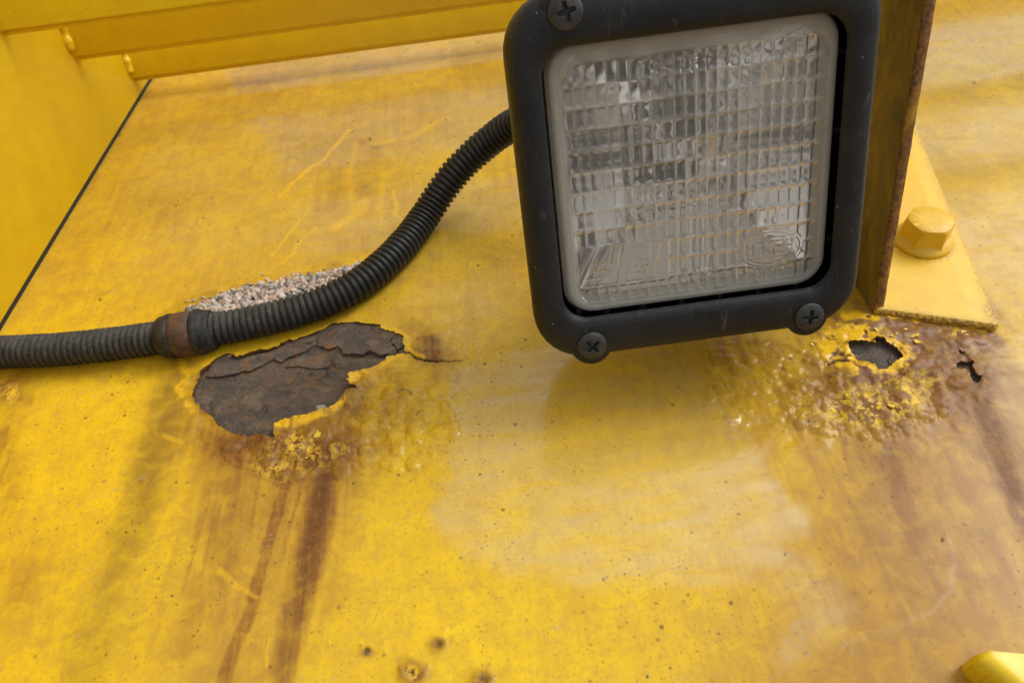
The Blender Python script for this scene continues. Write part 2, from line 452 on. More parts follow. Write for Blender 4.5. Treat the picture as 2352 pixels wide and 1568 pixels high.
def mat_rust_bed(name, dark=1.0):
    k = NT(name)
    a = k.noise(22, 5, 0.6, 1.0); b = k.noise(7, 6, 0.68, 0.8, w=4); f = k.noise(1.5, 5, 0.7, w=6); g = k.noise(12, 6, 0.7, 1.4, w=8)
    lay = k.noise(9, 6, 0.7, 0.7, stretch=(0.3, 1, 1), w=9)
    D = lambda r, g_, b_: (r * dark, g_ * dark, b_ * dark)
    c = k.mix(k.map(a, 0.40, 0.6), D(0.165, 0.118, 0.082), D(0.105, 0.078, 0.06))
    c = k.mix(k.map(lay, 0.46, 0.58, 0, 0.8), c, D(0.075, 0.066, 0.058))
    c = k.mix(k.math('MULTIPLY', k.map(g, 0.54, 0.64), 0.6), c, D(0.25, 0.115, 0.042))
    c = k.mix(k.math('MULTIPLY', k.map(b, 0.58, 0.68), 0.8), c, D(0.20, 0.145, 0.10))
    c = k.mix(k.math('MULTIPLY', k.map(b, 0.42, 0.34), 0.75), c, D(0.035, 0.027, 0.022))
    c = k.mix(k.math('MULTIPLY', k.map(f, 0.58, 0.74), 0.35), c, D(0.30, 0.23, 0.17))
    h = k.math('ADD', k.math('ADD', k.math('MULTIPLY', b, 1.6), k.math('MULTIPLY', f, 0.35)), k.math('MULTIPLY', lay, 1.6))
    k.set(Base_Color=c, Roughness=k.map(b, 0.3, 0.7, 0.55, 0.85), Specular_IOR_Level=0.35, Normal=k.bump(h, 1.0, 0.0016))
    return k.m

def mat_plain(name, col, rough, metal=0.0, var=0.25, mm=6, bump=0.15, col2=None, spec=0.5, dist=0.0003):
    k = NT(name)
    a = k.noise(mm, 5, 0.65, 0.3); f = k.noise(mm / 6, 4, 0.7, w=3)
    c2 = col2 or tuple(min(1, x * (1 + 2 * var)) for x in col)
    c = k.mix(k.map(a, 0.38, 0.66), col, c2)
    c = k.mix(k.math('MULTIPLY', k.map(f, 0.6, 0.75), var), c, tuple(min(1, x * 3 + 0.05) for x in col))
    k.set(Base_Color=c, Roughness=k.map(f, 0.3, 0.7, rough - 0.06, rough + 0.08), Metallic=metal, Specular_IOR_Level=spec, Normal=k.bump(f, bump, dist))
    return k.m

def mat_lamp_plastic():
    k = NT('black_lamp_plastic')
    a = k.noise(18, 5, 0.6, 0.5); f = k.noise(0.7, 3, 0.6, w=2); s = k.noise(2.4, 4, 0.65, 1.0, w=6, stretch=(1, 1, 0.2))
    c = k.mix(k.map(a, 0.35, 0.7), (0.008, 0.008, 0.009), (0.017, 0.017, 0.018))
    c = k.mix(k.math('MULTIPLY', k.map(f, 0.55, 0.72), 0.3), c, (0.06, 0.06, 0.062))
    c = k.mix(k.math('MULTIPLY', k.map(s, 0.62, 0.70), 0.45), c, (0.11, 0.105, 0.10))
    v = k.voro(6, w=1); col = k.voro(6, out='Color', w=1)
    c = k.mix(k.math('MULTIPLY', k.map(v, 0.05, 0.025), k.map(col, 0.6, 0.63)), c, (0.35, 0.34, 0.32))
    k.set(Base_Color=c, Roughness=k.map(a, 0.3, 0.7, 0.42, 0.55), Specular_IOR_Level=0.34, Normal=k.bump(f, 0.22, 0.0002))
    return k.m

def mat_hose():
    k = NT('dusty_black_conduit')
    dust = k.attr('dust'); val = k.attr('valley')
    a = k.noise(9, 5, 0.7, 0.5); f = k.noise(1.4, 5, 0.7, w=4)
    c = k.mix(k.map(f, 0.4, 0.7), (0.008, 0.0085, 0.009), (0.018, 0.019, 0.02))
    dd = k.math('MULTIPLY', dust, k.map(a, 0.32, 0.62, 0.25, 1.0))
    c = k.mix(k.math('MULTIPLY', dd, k.map(f, 0.3, 0.65, 0.35, 1.0)), c, (0.095, 0.088, 0.075))
    c = k.mix(k.math('MULTIPLY', k.math('MULTIPLY', dust, k.map(f, 0.58, 0.7)), 0.6), c, (0.20, 0.17, 0.13))
    k.set(Base_Color=c, Roughness=k.math('ADD', k.math('MULTIPLY', dust, 0.3), 0.42), Specular_IOR_Level=0.3, Normal=k.bump(f, 0.25, 0.0003))
    return k.m

def mat_gravel():
    k = NT('gravel_stone')
    f = k.noise(0.8, 4, 0.7); c = k.attr('col', 'Color')
    c = k.mix(k.map(f, 0.4, 0.7, 0, 0.5), c, (0.62, 0.55, 0.48))
    k.set(Base_Color=c, Roughness=0.6, Normal=k.bump(f, 0.3, 0.0003))
    return k.m

def mat_glass():
    k = NT('dusty_lens_glass')
    f = k.noise(3, 5, 0.7); d = k.noise(0.6, 3, 0.6, w=3)
    k.set(Base_Color=(0.97, 0.95, 0.91), Roughness=0.04, IOR=1.5, Transmission_Weight=1.0)
    df = k.n.new('ShaderNodeBsdfDiffuse'); df.inputs['Color'].default_value = (0.76, 0.725, 0.67, 1)
    tl = k.n.new('ShaderNodeBsdfTranslucent'); tl.inputs['Color'].default_value = (0.76, 0.725, 0.67, 1)
    ad = k.n.new('ShaderNodeMixShader'); ad.inputs[0].default_value = 0.5
    k.l.new(df.outputs[0], ad.inputs[1]); k.l.new(tl.outputs[0], ad.inputs[2])
    mx = k.n.new('ShaderNodeMixShader')
    v = k.voro(5, w=1); col = k.voro(5, out='Color', w=1)
    sp = k.math('MULTIPLY', k.map(v, 0.05, 0.03), k.map(col, 0.55, 0.58))
    fac = k.math('MULTIPLY', k.math('ADD', k.map(f, 0.3, 0.75, 0.22, 0.36), k.math('MULTIPLY', k.attr('rim'), 0.45)), k.attr('front'))
    fac = k.math('ADD', fac, k.math('MULTIPLY', k.math('MULTIPLY', k.math('POWER', k.attr('groove'), 2.6), 0.36), k.attr('front')))
    k.put(mx.inputs[0], k.math('MINIMUM', fac, 0.85))
    k.l.new(k.b.outputs[0], mx.inputs[1]); k.l.new(ad.outputs[0], mx.inputs[2])
    dk = k.n.new('ShaderNodeBsdfDiffuse'); dk.inputs['Color'].default_value = (0.02, 0.015, 0.01, 1)
    m2 = k.n.new('ShaderNodeMixShader'); k.put(m2.inputs[0], sp); k.l.new(mx.outputs[0], m2.inputs[1]); k.l.new(dk.outputs[0], m2.inputs[2])
    k.l.new(m2.outputs[0], k.out.inputs[0])
    return k.m

M = dict(
    panel=mat_panel(),
    plate=mat_paint('glossy_yellow_paint', (0.82, 0.58, 0.010), (0.78, 0.52, 0.012)),
    bar=mat_paint('yellow_bar_paint', (0.82, 0.60, 0.012), (0.77, 0.54, 0.014)),
    foot=mat_paint('pale_yellow_bracket_paint', (0.78, 0.50, 0.035), (0.72, 0.44, 0.04), rough=0.4),
    bolt=mat_paint('yellow_bolt_paint', (0.77, 0.47, 0.02), (0.70, 0.40, 0.02), rough=0.4),
    bed=mat_rust_bed('corroded_steel', 1.0), flake=mat_rust_bed('rust_scale', 1.15), deep=mat_rust_bed('dark_rust_cavity', 1.3),
    plastic=mat_lamp_plastic(), hose=mat_hose(), gravel=mat_gravel(), glass=mat_glass(),
    rubber=mat_plain('black_clamp_rubber', (0.008, 0.009, 0.010), 0.55, var=0.5, mm=5, spec=0.3, col2=(0.045, 0.042, 0.038)),
    clamp=mat_plain('rusty_clamp_steel', (0.050, 0.028, 0.020), 0.62, metal=0.0, var=0.25, mm=5, bump=0.4, col2=(0.125, 0.058, 0.032)),
    screw=mat_plain('dull_zinc_screw', (0.030, 0.031, 0.031), 0.46, metal=0.3, var=0.3, mm=3, bump=0.3, col2=(0.060, 0.060, 0.058)),
    reflector=mat_plain('aged_silver_reflector', (0.96, 0.95, 0.93), 0.10, metal=1.0, var=0.05, mm=8, bump=0.05),
    chrome=mat_plain('bright_bulb_mirror', (0.95, 0.95, 0.94), 0.22, metal=1.0, var=0.02, mm=8, bump=0.03),
    seal=mat_plain('cream_lens_seal', (0.42, 0.38, 0.28), 0.6, var=0.15, mm=4),
    cavity=mat_plain('black_housing', (0.010, 0.010, 0.010), 0.6, var=0.3, mm=6),
)

# bracket steel: yellow face, rusty cut edge
def mat_flange():
    k = NT('dirty_yellow_bracket_steel')
    a = k.noise(16, 6, 0.65, 0.7, stretch=(1, 1, 0.45)); f = k.noise(2.0, 5, 0.7, 0.5, w=5); e = k.attr('edge')
    c = k.mix(k.map(a, 0.36, 0.62), (0.34, 0.225, 0.02), (0.12, 0.088, 0.02))
    c = k.mix(k.math('MULTIPLY', k.map(f, 0.55, 0.7), 0.5), c, (0.08, 0.055, 0.02))
    r = k.mix(k.map(f, 0.4, 0.6), (0.33, 0.155, 0.022), (0.12, 0.05, 0.02))
    r = k.mix(k.map(a, 0.52, 0.62), r, (0.55, 0.30, 0.02))
    c = k.mix(e, c, r)
    k.set(Base_Color=c, Roughness=0.6, Normal=k.bump(f, 0.45, 0.0006))
    return k.m
M['flange'] = mat_flange()

# ================================================================== BODY PANEL
panel = thing('body_panel', S3(np.array(0.0), np.array(0.0)), 'large sloping yellow sheet metal body panel with rust holes and brown streaks', 'panel')

Z3 = (600, 1150, 1.68)           # enlargement the left hole was read from
ZR = (3150, 1200, 2.94)          # enlargement the right holes were read from
HOLE_A = conv([(300, 600), (318, 545), (345, 500), (420, 440), (480, 404), (548, 408), (554, 430), (600, 420), (640, 405), (770, 380), (850, 345), (980, 300), (1090, 262), (1160, 228),
    (1240, 205), (1330, 198), (1420, 212), (1505, 218), (1510, 240), (1580, 258), (1640, 275), (1665, 300), (1660, 345), (1676, 385), (1672, 408), (1620, 420), (1560, 440), (1510, 480),
    (1480, 505), (1458, 513), (1400, 533), (1350, 548), (1320, 552), (1294, 606), (1318, 630), (1355, 640), (1358, 655), (1300, 665), (1275, 690), (1260, 715), (1200, 760), (1110, 800), (1000, 830),
    (900, 850), (806, 878), (814, 978), (740, 962), (640, 955), (570, 950), (500, 920), (440, 880), (410, 830), (380, 805), (330, 790), (290, 740), (272, 680), (285, 620)], *Z3)
HOLE_B = conv([(508, 485), (600, 472), (700, 462), (740, 468), (775, 494), (828, 492), (832, 455), (870, 434), (930, 437), (1000, 470), (1080, 515), (1130, 550), (1160, 600), (1169, 640),
    (1150, 682), (1090, 702), (1000, 762), (945, 790), (880, 794), (868, 775), (860, 726), (780, 728), (700, 715), (655, 690), (640, 640), (590, 590), (550, 540)], *ZR)
HOLE_C = conv([(1828, 558), (1890, 565), (1905, 600), (1962, 645), (1992, 690), (1996, 760), (2040, 838), (2105, 842), (2065, 882), (2050, 945), (1988, 922), (1955, 862), (1950, 800), (1925, 772),
    (1860, 765), (1798, 765), (1786, 710), (1828, 682), (1945, 690), (1955, 672), (1925, 638), (1880, 612), (1836, 598)], *ZR)
hA, hB, hC = poly_hit(HOLE_A), poly_hit(HOLE_B), poly_hit(HOLE_C)

STEP = 0.56
def spaced(lo, hi, d0, d1):
    out = [lo]; t = lo
    while t < hi:
        k = (t - lo) / (hi - lo); t += d0 + (d1 - d0) * k; out.append(t)
    return out
xs = np.array(sorted(set([-x for x in spaced(258, 640, 1.2, 12)][::-1]) | set(np.round(np.arange(-257.5, 240, STEP), 4)) | set(spaced(240.5, 640, 1.0, 12))))
ss = np.array(sorted(set([-x for x in spaced(168, 400, 1.2, 9)][::-1]) | set(np.round(np.arange(-167.5, 82, STEP), 4)) | set(spaced(82.4, 300, 0.6, 1.4)) | set(spaced(302, 760, 1.6, 10))))

def sdf_holes(u, v):
    sh = u.shape; u = u.ravel(); v = v.ravel()
    d = np.full(u.shape, 60.0)
    jag = 0.95 * (fbm(u / 2.6 + 40, v / 2.2 + 40, 5, 3, 0.6) - 0.5) * 2
    for P in (hA, hB, hC):
        lo = P.min(0) - 45; hi = P.max(0) + 45
        m_ = (u > lo[0]) & (u < hi[0]) & (v > lo[1]) & (v < hi[1])
        if m_.any():
            d[m_] = np.minimum(d[m_], poly_sdf(u[m_], v[m_], P) + jag[m_])
    return d.reshape(sh)

U, V, dH, F = cut_grid(xs, ss, sdf_holes, STEP)
F, (U, V, dH) = compact(F, U, V, dH)
pos0 = S3(U, V, 0.0)
QX, QY = to_px(pos0)                                    # where each spot of the panel lies on the photograph
n1 = fbm(U / 14 + 100, V / 14 + 100, 1, 4) - 0.5; n2 = fbm(U / 14 + 30, V / 14 + 160, 2, 4) - 0.5
n3 = fbm(U / 3.2 + 100, V / 3.2 + 100, 4, 4) - 0.5; n4 = fbm(U / 3.2 + 9, V / 3.2 + 70, 6, 4) - 0.5
WX = QX + n1 * 60 + n3 * 22; WY = QY + n2 * 60 + n4 * 22      # ragged
SX = QX + n1 * 16 + n3 * 7; SY = QY + n2 * 12                 # slightly ragged

sA = np.full(U.shape, 99.0); sB = sA.copy(); sC = sA.copy()
for P, s_ in ((hA, sA), (hB, sB), (hC, sC)):
    lo = P.min(0) - 70; hi = P.max(0) + 70
    m_ = (U > lo[0]) & (U < hi[0]) & (V > lo[1]) & (V < hi[1])
    s_[m_] = poly_sdf(U[m_], V[m_], P)

# ---- where the paint has lifted (blisters), height in mm
bl_A = np.clip(blob(WX, WY, 690, 1010, 190, 85, 8) * 1.0 + blob(WX, WY, 900, 950, 150, 110, 0) * 0.9 + blob(WX, WY, 1000, 820, 90, 80, 0) * 0.55 + blob(WX, WY, 450, 900, 35, 90) * 0.5, 0, 1)
bl_B = np.clip(blob(WX, WY, 1960, 930, 190, 75, -6) * 1.1 + blob(WX, WY, 2010, 800, 170, 110) * 0.7 + blob(WX, WY, 1760, 880, 110, 90, 20) * 0.55 + blob(WX, WY, 2200, 830, 90, 100) * 0.6, 0, 1)
H = np.zeros(U.shape)
H += 1.6 * np.exp(-np.clip(sA, 0, None) / 9) * sstep(0.0, 1.0, blob(QX, QY, 800, 980, 420, 170)) * 0.8
H += 2.2 * np.exp(-(np.clip(sB, 0, None) / 22) ** 2) + 0.8 * np.exp(-(np.clip(sC, 0, None) / 14) ** 2)
H += (bl_A + bl_B) * ((fbm(U / 9, V / 9, 8, 3) - 0.4) * 2.9 + (fbm(U / 3.5, V / 3.5, 9, 3) - 0.45) * 0.8)
# single blisters: domes with a steep foot
fx0, fs0 = xs, ss
dome = np.zeros(U.shape)
def add_domes(n, cx, cy, rx, ry, r0, r1, hgt):
    for _ in range(n):
        a = rng.uniform(0, 2 * math.pi); q = math.sqrt(rng.random())
        p = hit(cx + rx * q * math.cos(a), cy + ry * q * math.sin(a))
        r = r0 + (r1 - r0) * rng.random() ** 2.2
        cand = np.where((abs(U - p[0]) < r * 1.5) & (abs(V - p[1]) < r * 1.5))[0] if False else near_idx(p, r * 1.6)
        if len(cand) == 0: continue
        ex = rng.uniform(0.75, 1.3)
        dd = np.hypot((U[cand] - p[0]) * ex, (V[cand] - p[1]) / ex) / r
        dome[cand] = np.maximum(dome[cand], hgt * r * np.sqrt(np.clip(1 - dd ** 2, 0, 1)) * rng.uniform(0.5, 1))
_key = (np.floor(U / 8).astype(int) + 500) * 1000 + (np.floor(V / 8).astype(int) + 500)
_ord = np.argsort(_key, kind='stable'); _ks = _key[_ord]
def near_idx(p, r):
    out = []
    for i in range(int(math.floor((p[0] - r) / 8)), int(math.floor((p[0] + r) / 8)) + 1):
        k0 = (i + 500) * 1000 + int(math.floor((p[1] - r) / 8)) + 500; k1 = (i + 500) * 1000 + int(math.floor((p[1] + r) / 8)) + 500
        a, b = np.searchsorted(_ks, k0, 'left'), np.searchsorted(_ks, k1, 'right')
        out.append(_ord[a:b])
    return np.concatenate(out) if out else np.array([], int)
add_domes(260, 1985, 945, 190, 60, 0.7, 2.8, 0.36)
add_domes(90, 1900, 880, 150, 80, 1.0, 4.0, 0.34)
add_domes(110, 2080, 830, 190, 110, 1.2, 4.5, 0.20)
add_domes(80, 1740, 870, 120, 110, 1.0, 3.8, 0.24)
add_domes(220, 690, 1040, 180, 62, 0.8, 3.6, 0.50)
add_domes(90, 900, 970, 140, 110, 1.0, 4.6, 0.42)
add_domes(60, 1010, 830, 90, 70, 1.0, 3.2, 0.2)
add_domes(10, 1005, 1470, 40, 34, 0.5, 1.1, 0.4); add_domes(14, 955, 1525, 50, 30, 0.5, 1.3, 0.4); add_domes(8, 850, 1485, 36, 30, 0.5, 1.0, 0.35)
add_domes(8, 1105, 1560, 30, 16, 0.5, 1.4, 0.35)
H += dome
# two big smooth blisters with a slit, right of the left hole
for (bx, by, r, hh) in ((925, 905, 8.5, 1.6), (965, 952, 5.5, 1.4), (1010, 925, 9, 0.9), (955, 1010, 9, 0.9)):
    p = hit(bx, by); dd = np.hypot(U - p[0], (V - p[1]) * 1.2) / r
    H += hh * np.exp(-dd ** 2 * 1.6)
# three pits near the lower edge
for (bx, by, r, hh) in ((1008, 1480, 2.6, 0.9), (950, 1546, 4.2, 1.2), (845, 1491, 1.6, 0.5), (1108, 1562, 3.4, 0.9)):
    p = hit(bx, by); dd = np.hypot(U - p[0], V - p[1]) / r
    H += 0.5 * hh * np.exp(-(dd - 0.85) ** 2 * 5)
H += 0.18 * (fbm(U / 60, V / 60, 11, 2) - 0.5)           # slight unevenness of the sheet
# lifted lip round the holes
lip = np.exp(-np.clip(dH, 0, None) / 1.1)
H += lip * 0.9 * sstep(0.45, 0.75, fbm(U / 4, V / 4, 12, 3))
tipA = blob(QX, QY, *conv([(1370, 590)], *Z3)[0], 55, 40); H += tipA * 1.6 * sstep(6, 0, np.clip(dH, 0, None)) 

# ---- stains, wear and painted sky sheen
rust = np.zeros(U.shape); deep = rust.copy(); olive_tone = rust.copy(); sheen_dust = rust.copy(); flake = rust.copy(); tan = rust.copy(); crack = rust.copy(); fresh = rust.copy()
mx = lambda a, b: np.maximum(a, b)
# left hole surroundings
rust = mx(rust, 1.25 * blob(WX, WY, 640, 1020, 210, 75, 6)); rust = mx(rust, 0.48 * blob(WX, WY, 870, 930, 150, 120)); rust = mx(rust, 0.95 * blob(WX, WY, 985, 800, 60, 45, 30))
rust = mx(rust, 0.75 * np.exp(-np.clip(sA, 0, None) / 4.0) * (QY > 860)); rust = mx(rust, 0.45 * blob(WX, WY, 1000, 850, 80, 30))
rust = mx(rust, 0.5 * blob(WX, WY, 440, 960, 45, 90)); rust = mx(rust, 0.35 * blob(WX, WY, 560, 1150, 130, 110))
deep = mx(deep, 0.8 * blob(WX, WY, 780, 930, 45, 55, 30)); deep = mx(deep, 0.85 * blob(WX, WY, 740, 1040, 60, 45)); deep = mx(deep, 0.6 * blob(WX, WY, 580, 1010, 90, 26, 10)); deep = mx(deep, 0.55 * blob(WX, WY, 990, 800, 34, 24, 35))
flake = mx(flake, 0.62 * blob(WX, WY, 710, 1030, 110, 62, 10, 1.0)); flake = mx(flake, 0.6 * blob(WX, WY, 640, 1075, 90, 34, 10)); flake = mx(flake, 0.5 * blob(WX, WY, 790, 925, 40, 55, 20)); flake = mx(flake, 0.4 * blob(WX, WY, 955, 760, 60, 20, 20))
fresh = mx(fresh, 0.95 * stroke(SX, SY, conv([(808, 890), (900, 862), (1000, 845), (1110, 815), (1200, 775), (1262, 725)], *Z3), 22, 18, 0.7))
fresh = mx(fresh, 0.75 * stroke(SX, SY, conv([(816, 880), (820, 960)], *Z3), 14, 10)); fresh = mx(fresh, 0.9 * stroke(SX, SY, conv([(1320, 590), (1400, 545), (1470, 520), (1560, 455), (1640, 425)], *Z3), 20, 16))
fresh = mx(fresh, 0.7 * stroke(WX, WY, conv([(250, 500), (220, 560), (240, 640), (250, 720)], *Z3), 40, 22)); fresh = mx(fresh, 0.8 * stroke(SX, SY, conv([(1510, 228), (1600, 250), (1680, 300), (1690, 370), (1720, 405), (1800, 430)], *Z3), 12, 8))
fresh *= 0.25 + 0.75 * sstep(-0.08, 0.04, n3)
# streaks running down from the left hole
k1 = stroke(SX, SY, [(655, 1110), (625, 1220), (600, 1310), (580, 1390), (545, 1470), (512, 1580)], 26, 34, 0.35)
k2 = stroke(SX, SY, [(755, 1070), (735, 1160), (715, 1250), (695, 1340), (670, 1430), (645, 1580)], 78, 52, 0.6)
k3 = stroke(WX, WY, [(560, 1080), (535, 1180), (510, 1290), (470, 1400), (430, 1500)], 70, 50, 0.9)
rust = mx(rust, 0.75 * k1); rust = mx(rust, k2 * (1.0 - 0.25 * sstep(1250, 1560, QY))); deep = mx(deep, 0.9 * stroke(SX, SY, [(752, 1060), (735, 1150), (715, 1240), (692, 1340), (668, 1440), (645, 1570)], 40, 26, 0.7) * (1 - 0.6 * sstep(1150, 1450, QY)))
rust = mx(rust, 0.42 * k3 * (1 - 0.5 * sstep(1250, 1500, QY))); tan = mx(tan, 0.75 * stroke(WX, WY, [(640, 1050), (580, 1300), (520, 1580)], 330, 260, 0.8))
tan = mx(tan, 0.5 * stroke(WX, WY, [(800, 1050), (790, 1200), (750, 1400)], 110, 60, 0.9))
# olive-brown band running down from the clamp
olive_tone = mx(olive_tone, 0.9 * stroke(WX * 0.6 + QX * 0.4, QY, [(420, 830), (395, 920), (365, 1020), (330, 1130), (290, 1250), (250, 1350), (205, 1480), (180, 1580)], 78, 100, 0.8) * (1 - 0.45 * sstep(1000, 1500, QY)))
olive_tone = mx(olive_tone, 0.45 * stroke(WX, QY, [(60, 870), (140, 860), (380, 855)], 60, 30, 0.9)); olive_tone = mx(olive_tone, 0.25 * blob(WX, WY, 280, 1400, 110, 180, 20))
olive_tone = mx(olive_tone, 0.55 * stroke(WX, WY, [(370, 745), (450, 700), (540, 668), (640, 650), (760, 628), (840, 605)], 30, 22, 0.9))  # grime along the upper border of the gravel
# far left: burst spot and its stain
rust = mx(rust, 0.8 * blob(WX, WY, 15, 890, 55, 45)); rust = mx(rust, 0.6 * blob(WX, WY, 0, 1020, 40, 130)); rust = mx(rust, 0.35 * blob(WX, WY, 40, 1330, 45, 90, 20)); flake = mx(flake, 0.85 * blob(WX, WY, 25, 905, 32, 28)); deep = mx(deep, 0.5 * blob(WX, WY, 60, 925, 16, 14))
tan = mx(tan, 0.35 * blob(WX, WY, 60, 1400, 120, 160))
# right side: wide brown bloom with streaks
tan = mx(tan, 0.95 * sstep(1500, 2080, WX + 0.15 * (QY - 1000)) * sstep(760, 900, WY)); tan = mx(tan, 0.55 * sstep(700, 900, WY) * sstep(1150, 1700, WX) * (1 - sstep(1000, 1100, QY)))
rust = mx(rust, 1.4 * blob(WX, WY, 2090, 800, 230, 105, 4, 1.5)); rust = mx(rust, 0.55 * blob(WX, WY, 1720, 800, 200, 60, 0)); rust = mx(rust, 1.1 * blob(WX, WY, 2220, 900, 110, 130, 20)); rust = mx(rust, 0.5 * blob(WX, WY, 1900, 900, 130, 80)); rust = mx(rust, 0.8 * stroke(WX, QY, [(2240, 900), (2290, 1010), (2340, 1130), (2400, 1260)], 110, 110, 0.9))
rust = mx(rust, 0.6 * stroke(WX, QY, [(2050, 1000), (2075, 1120), (2090, 1230)], 130, 120, 0.9)); rust = mx(rust, 0.38 * blob(WX, WY, 2150, 1250, 230, 260))
deep = mx(deep, 1.0 * blob(WX, WY, 2030, 868, 130, 30, 4)); deep = mx(deep, 0.55 * blob(WX, WY, 2120, 760, 120, 60)); deep = mx(deep, 0.75 * blob(WX, WY, 2160, 815, 40, 55)); deep = mx(deep, 0.8 * blob(WX, WY, 1960, 738, 80, 20, 8)); deep = mx(deep, 0.75 * blob(WX, WY, 2240, 870, 45, 60, 25))
deep = mx(deep, 0.62 * stroke(WX * 0.5 + QX * 0.5, QY, [(2225, 900), (2265, 970), (2300, 1060), (2335, 1130)], 50, 44, 0.8)); deep = mx(deep, 0.35 * stroke(WX, QY, [(2052, 1020), (2062, 1100)], 60, 40, 0.9)); deep = mx(deep, 0.5 * blob(WX, WY, 2200, 770, 90, 24, 14))
flake = mx(flake, 0.95 * blob(WX, WY, 2000, 935, 120, 52, -4, 1.5)); flake = mx(flake, 0.55 * blob(WX, WY, 2110, 900, 70, 45)); flake = mx(flake, 0.45 * blob(WX, WY, 1860, 930, 70, 60)); flake = mx(flake, 0.6 * blob(WX, WY, 2200, 770, 60, 18, 15)); flake = mx(flake, 0.35 * blob(WX, WY, 2180, 820, 30, 40))
fl_ring = poly_hit(conv([(300, 300), (480, 250), (760, 270), (860, 380), (1050, 420), (1200, 500), (1300, 560), (1280, 680), (1180, 720), (1000, 800), (860, 795), (570, 800), (480, 690), (300, 720), (230, 560), (230, 400)], *ZR))
rg = sstep(2.0, -1.5, poly_sdf(U + n3 * 9, V + n4 * 9, fl_ring)); fresh = mx(fresh, 0.95 * rg * sstep(-0.16, -0.02, n3 + 0.35 * n4 + 0.02)); deep = mx(deep, 0.8 * rg * sstep(-0.10, -0.2, n3 + 0.35 * n4))
fresh = mx(fresh, 0.95 * stroke(SX, SY, conv([(520, 140), (640, 120), (760, 150), (840, 160)], *ZR), 20, 8)); fresh = mx(fresh, 0.8 * stroke(WX, WY, conv([(900, 130), (1000, 190), (1150, 200), (1330, 220), (1330, 250)], *ZR), 14, 8)); fresh = mx(fresh, 0.6 * stroke(SX, SY, conv([(1200, 100), (1500, 170), (1900, 260), (2100, 310)], *ZR), 12, 10))
crack = mx(crack, stroke(SX, SY, conv([(310, 712), (380, 690), (430, 668), (470, 680), (550, 688)], *ZR), 4, 6, 0.5)); crack = mx(crack, stroke(QX, QY, conv([(440, 595), (500, 618), (570, 620)], *ZR), 3, 4, 0.5))
crack = mx(crack, blob(QX, QY, *conv([(780, 157)], *ZR)[0], 6, 3.4, 12, 3)); crack = mx(crack, blob(QX, QY, *conv([(740, 350)], *ZR)[0], 7, 3, 50, 3))
# crack running right from the left hole
ck = stroke(QX + n3 * 6, QY + n4 * 5, conv([(1672, 404), (1705, 404), (1740, 432), (1795, 450), (1850, 458)], *Z3), 4.2, 5.5, 0.3); ck = mx(ck, stroke(QX + n3 * 6, QY + n4 * 5, conv([(1850, 458), (1880, 465), (1905, 455), (1940, 456), (2045, 452)], *Z3), 4.5, 1.8, 0.4))
crack = mx(crack, ck)
crack = mx(crack, stroke(QX, QY, conv([(1630, 668), (1665, 660), (1700, 665), (1722, 690), (1705, 700)], *Z3), 2.2, 2.2, 0.4) * 0.6); crack = mx(crack, 0.55 * stroke(QX, QY, conv([(1748, 830), (1765, 810), (1795, 800)], *Z3), 2.2, 2.4, 0.4))
H -= 1.2 * crack * (crack > 0.4)
# pale sky reflection painted into the colour; dust film on the upper sheet
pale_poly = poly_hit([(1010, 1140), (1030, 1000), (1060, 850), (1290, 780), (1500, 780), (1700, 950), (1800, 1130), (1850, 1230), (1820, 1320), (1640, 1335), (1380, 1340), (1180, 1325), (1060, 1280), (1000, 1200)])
sheen_dust = mx(sheen_dust, sstep(4.5, -4.5, poly_sdf(U + n1 * 14 + n3 * 5, V + n2 * 8, pale_poly))); sheen_dust = mx(sheen_dust, 0.7 * blob(WX, WY, 1080, 700, 110, 110)); sheen_dust = mx(sheen_dust, 0.55 * stroke(WX, WY, [(1800, 1300), (1900, 1420), (1820, 1500)], 110, 60, 0.9))
sheen_dust = mx(sheen_dust, 0.24 * stroke(WX * 0.3 + SX * 0.7, SY, [(2180, 1240), (2196, 1300), (2182, 1355), (2140, 1405), (2050, 1448), (1930, 1476), (1760, 1505)], 10, 16, 0.8)); sheen_dust = mx(sheen_dust, 0.8 * sstep(1900, 2250, QX) * sstep(700, 500, QY)); sheen_dust = mx(sheen_dust, (0.35 + 0.6 * fbm(U / 30, V / 30, 2, 3)) * sstep(760, 560, QY) * sstep(200, 420, QX))
# rubbed scratches above the conduit
for pts, w, a in (([(802, 300), (760, 345), (690, 402), (640, 455)], 7, 0.8), ([(690, 500), (655, 555), (625, 590)], 5, 0.6), ([(730, 520), (690, 560), (655, 600)], 6, 0.5), ([(905, 440), (912, 480), (905, 490)], 9, 0.6), ([(835, 460), (800, 500), (770, 520)], 22, 0.55), ([(860, 330), (930, 315), (1030, 270)], 6, 0.5), ([(905, 560), (850, 590), (820, 600)], 14, 0.6), ([(880, 400), (870, 480), (878, 520)], 16, 0.35), ([(820, 330), (800, 420), (815, 500)], 14, 0.3)):
    fresh = mx(fresh, a * stroke(SX, SY, pts, w, w, 0.8))
fresh = mx(fresh, 0.45 * stroke(SX, SY, [(505, 1310), (545, 1345), (590, 1370)], 16, 10, 0.8)); fresh = mx(fresh, 0.4 * stroke(SX, SY, [(380, 1005), (420, 1015)], 12, 8)); fresh = mx(fresh, 0.6 * stroke(QX, QY, [(615, 1460), (612, 1530)], 14, 8, 0.9) * (vnoise(QX / 3, QY / 90, 3) > 0.55))
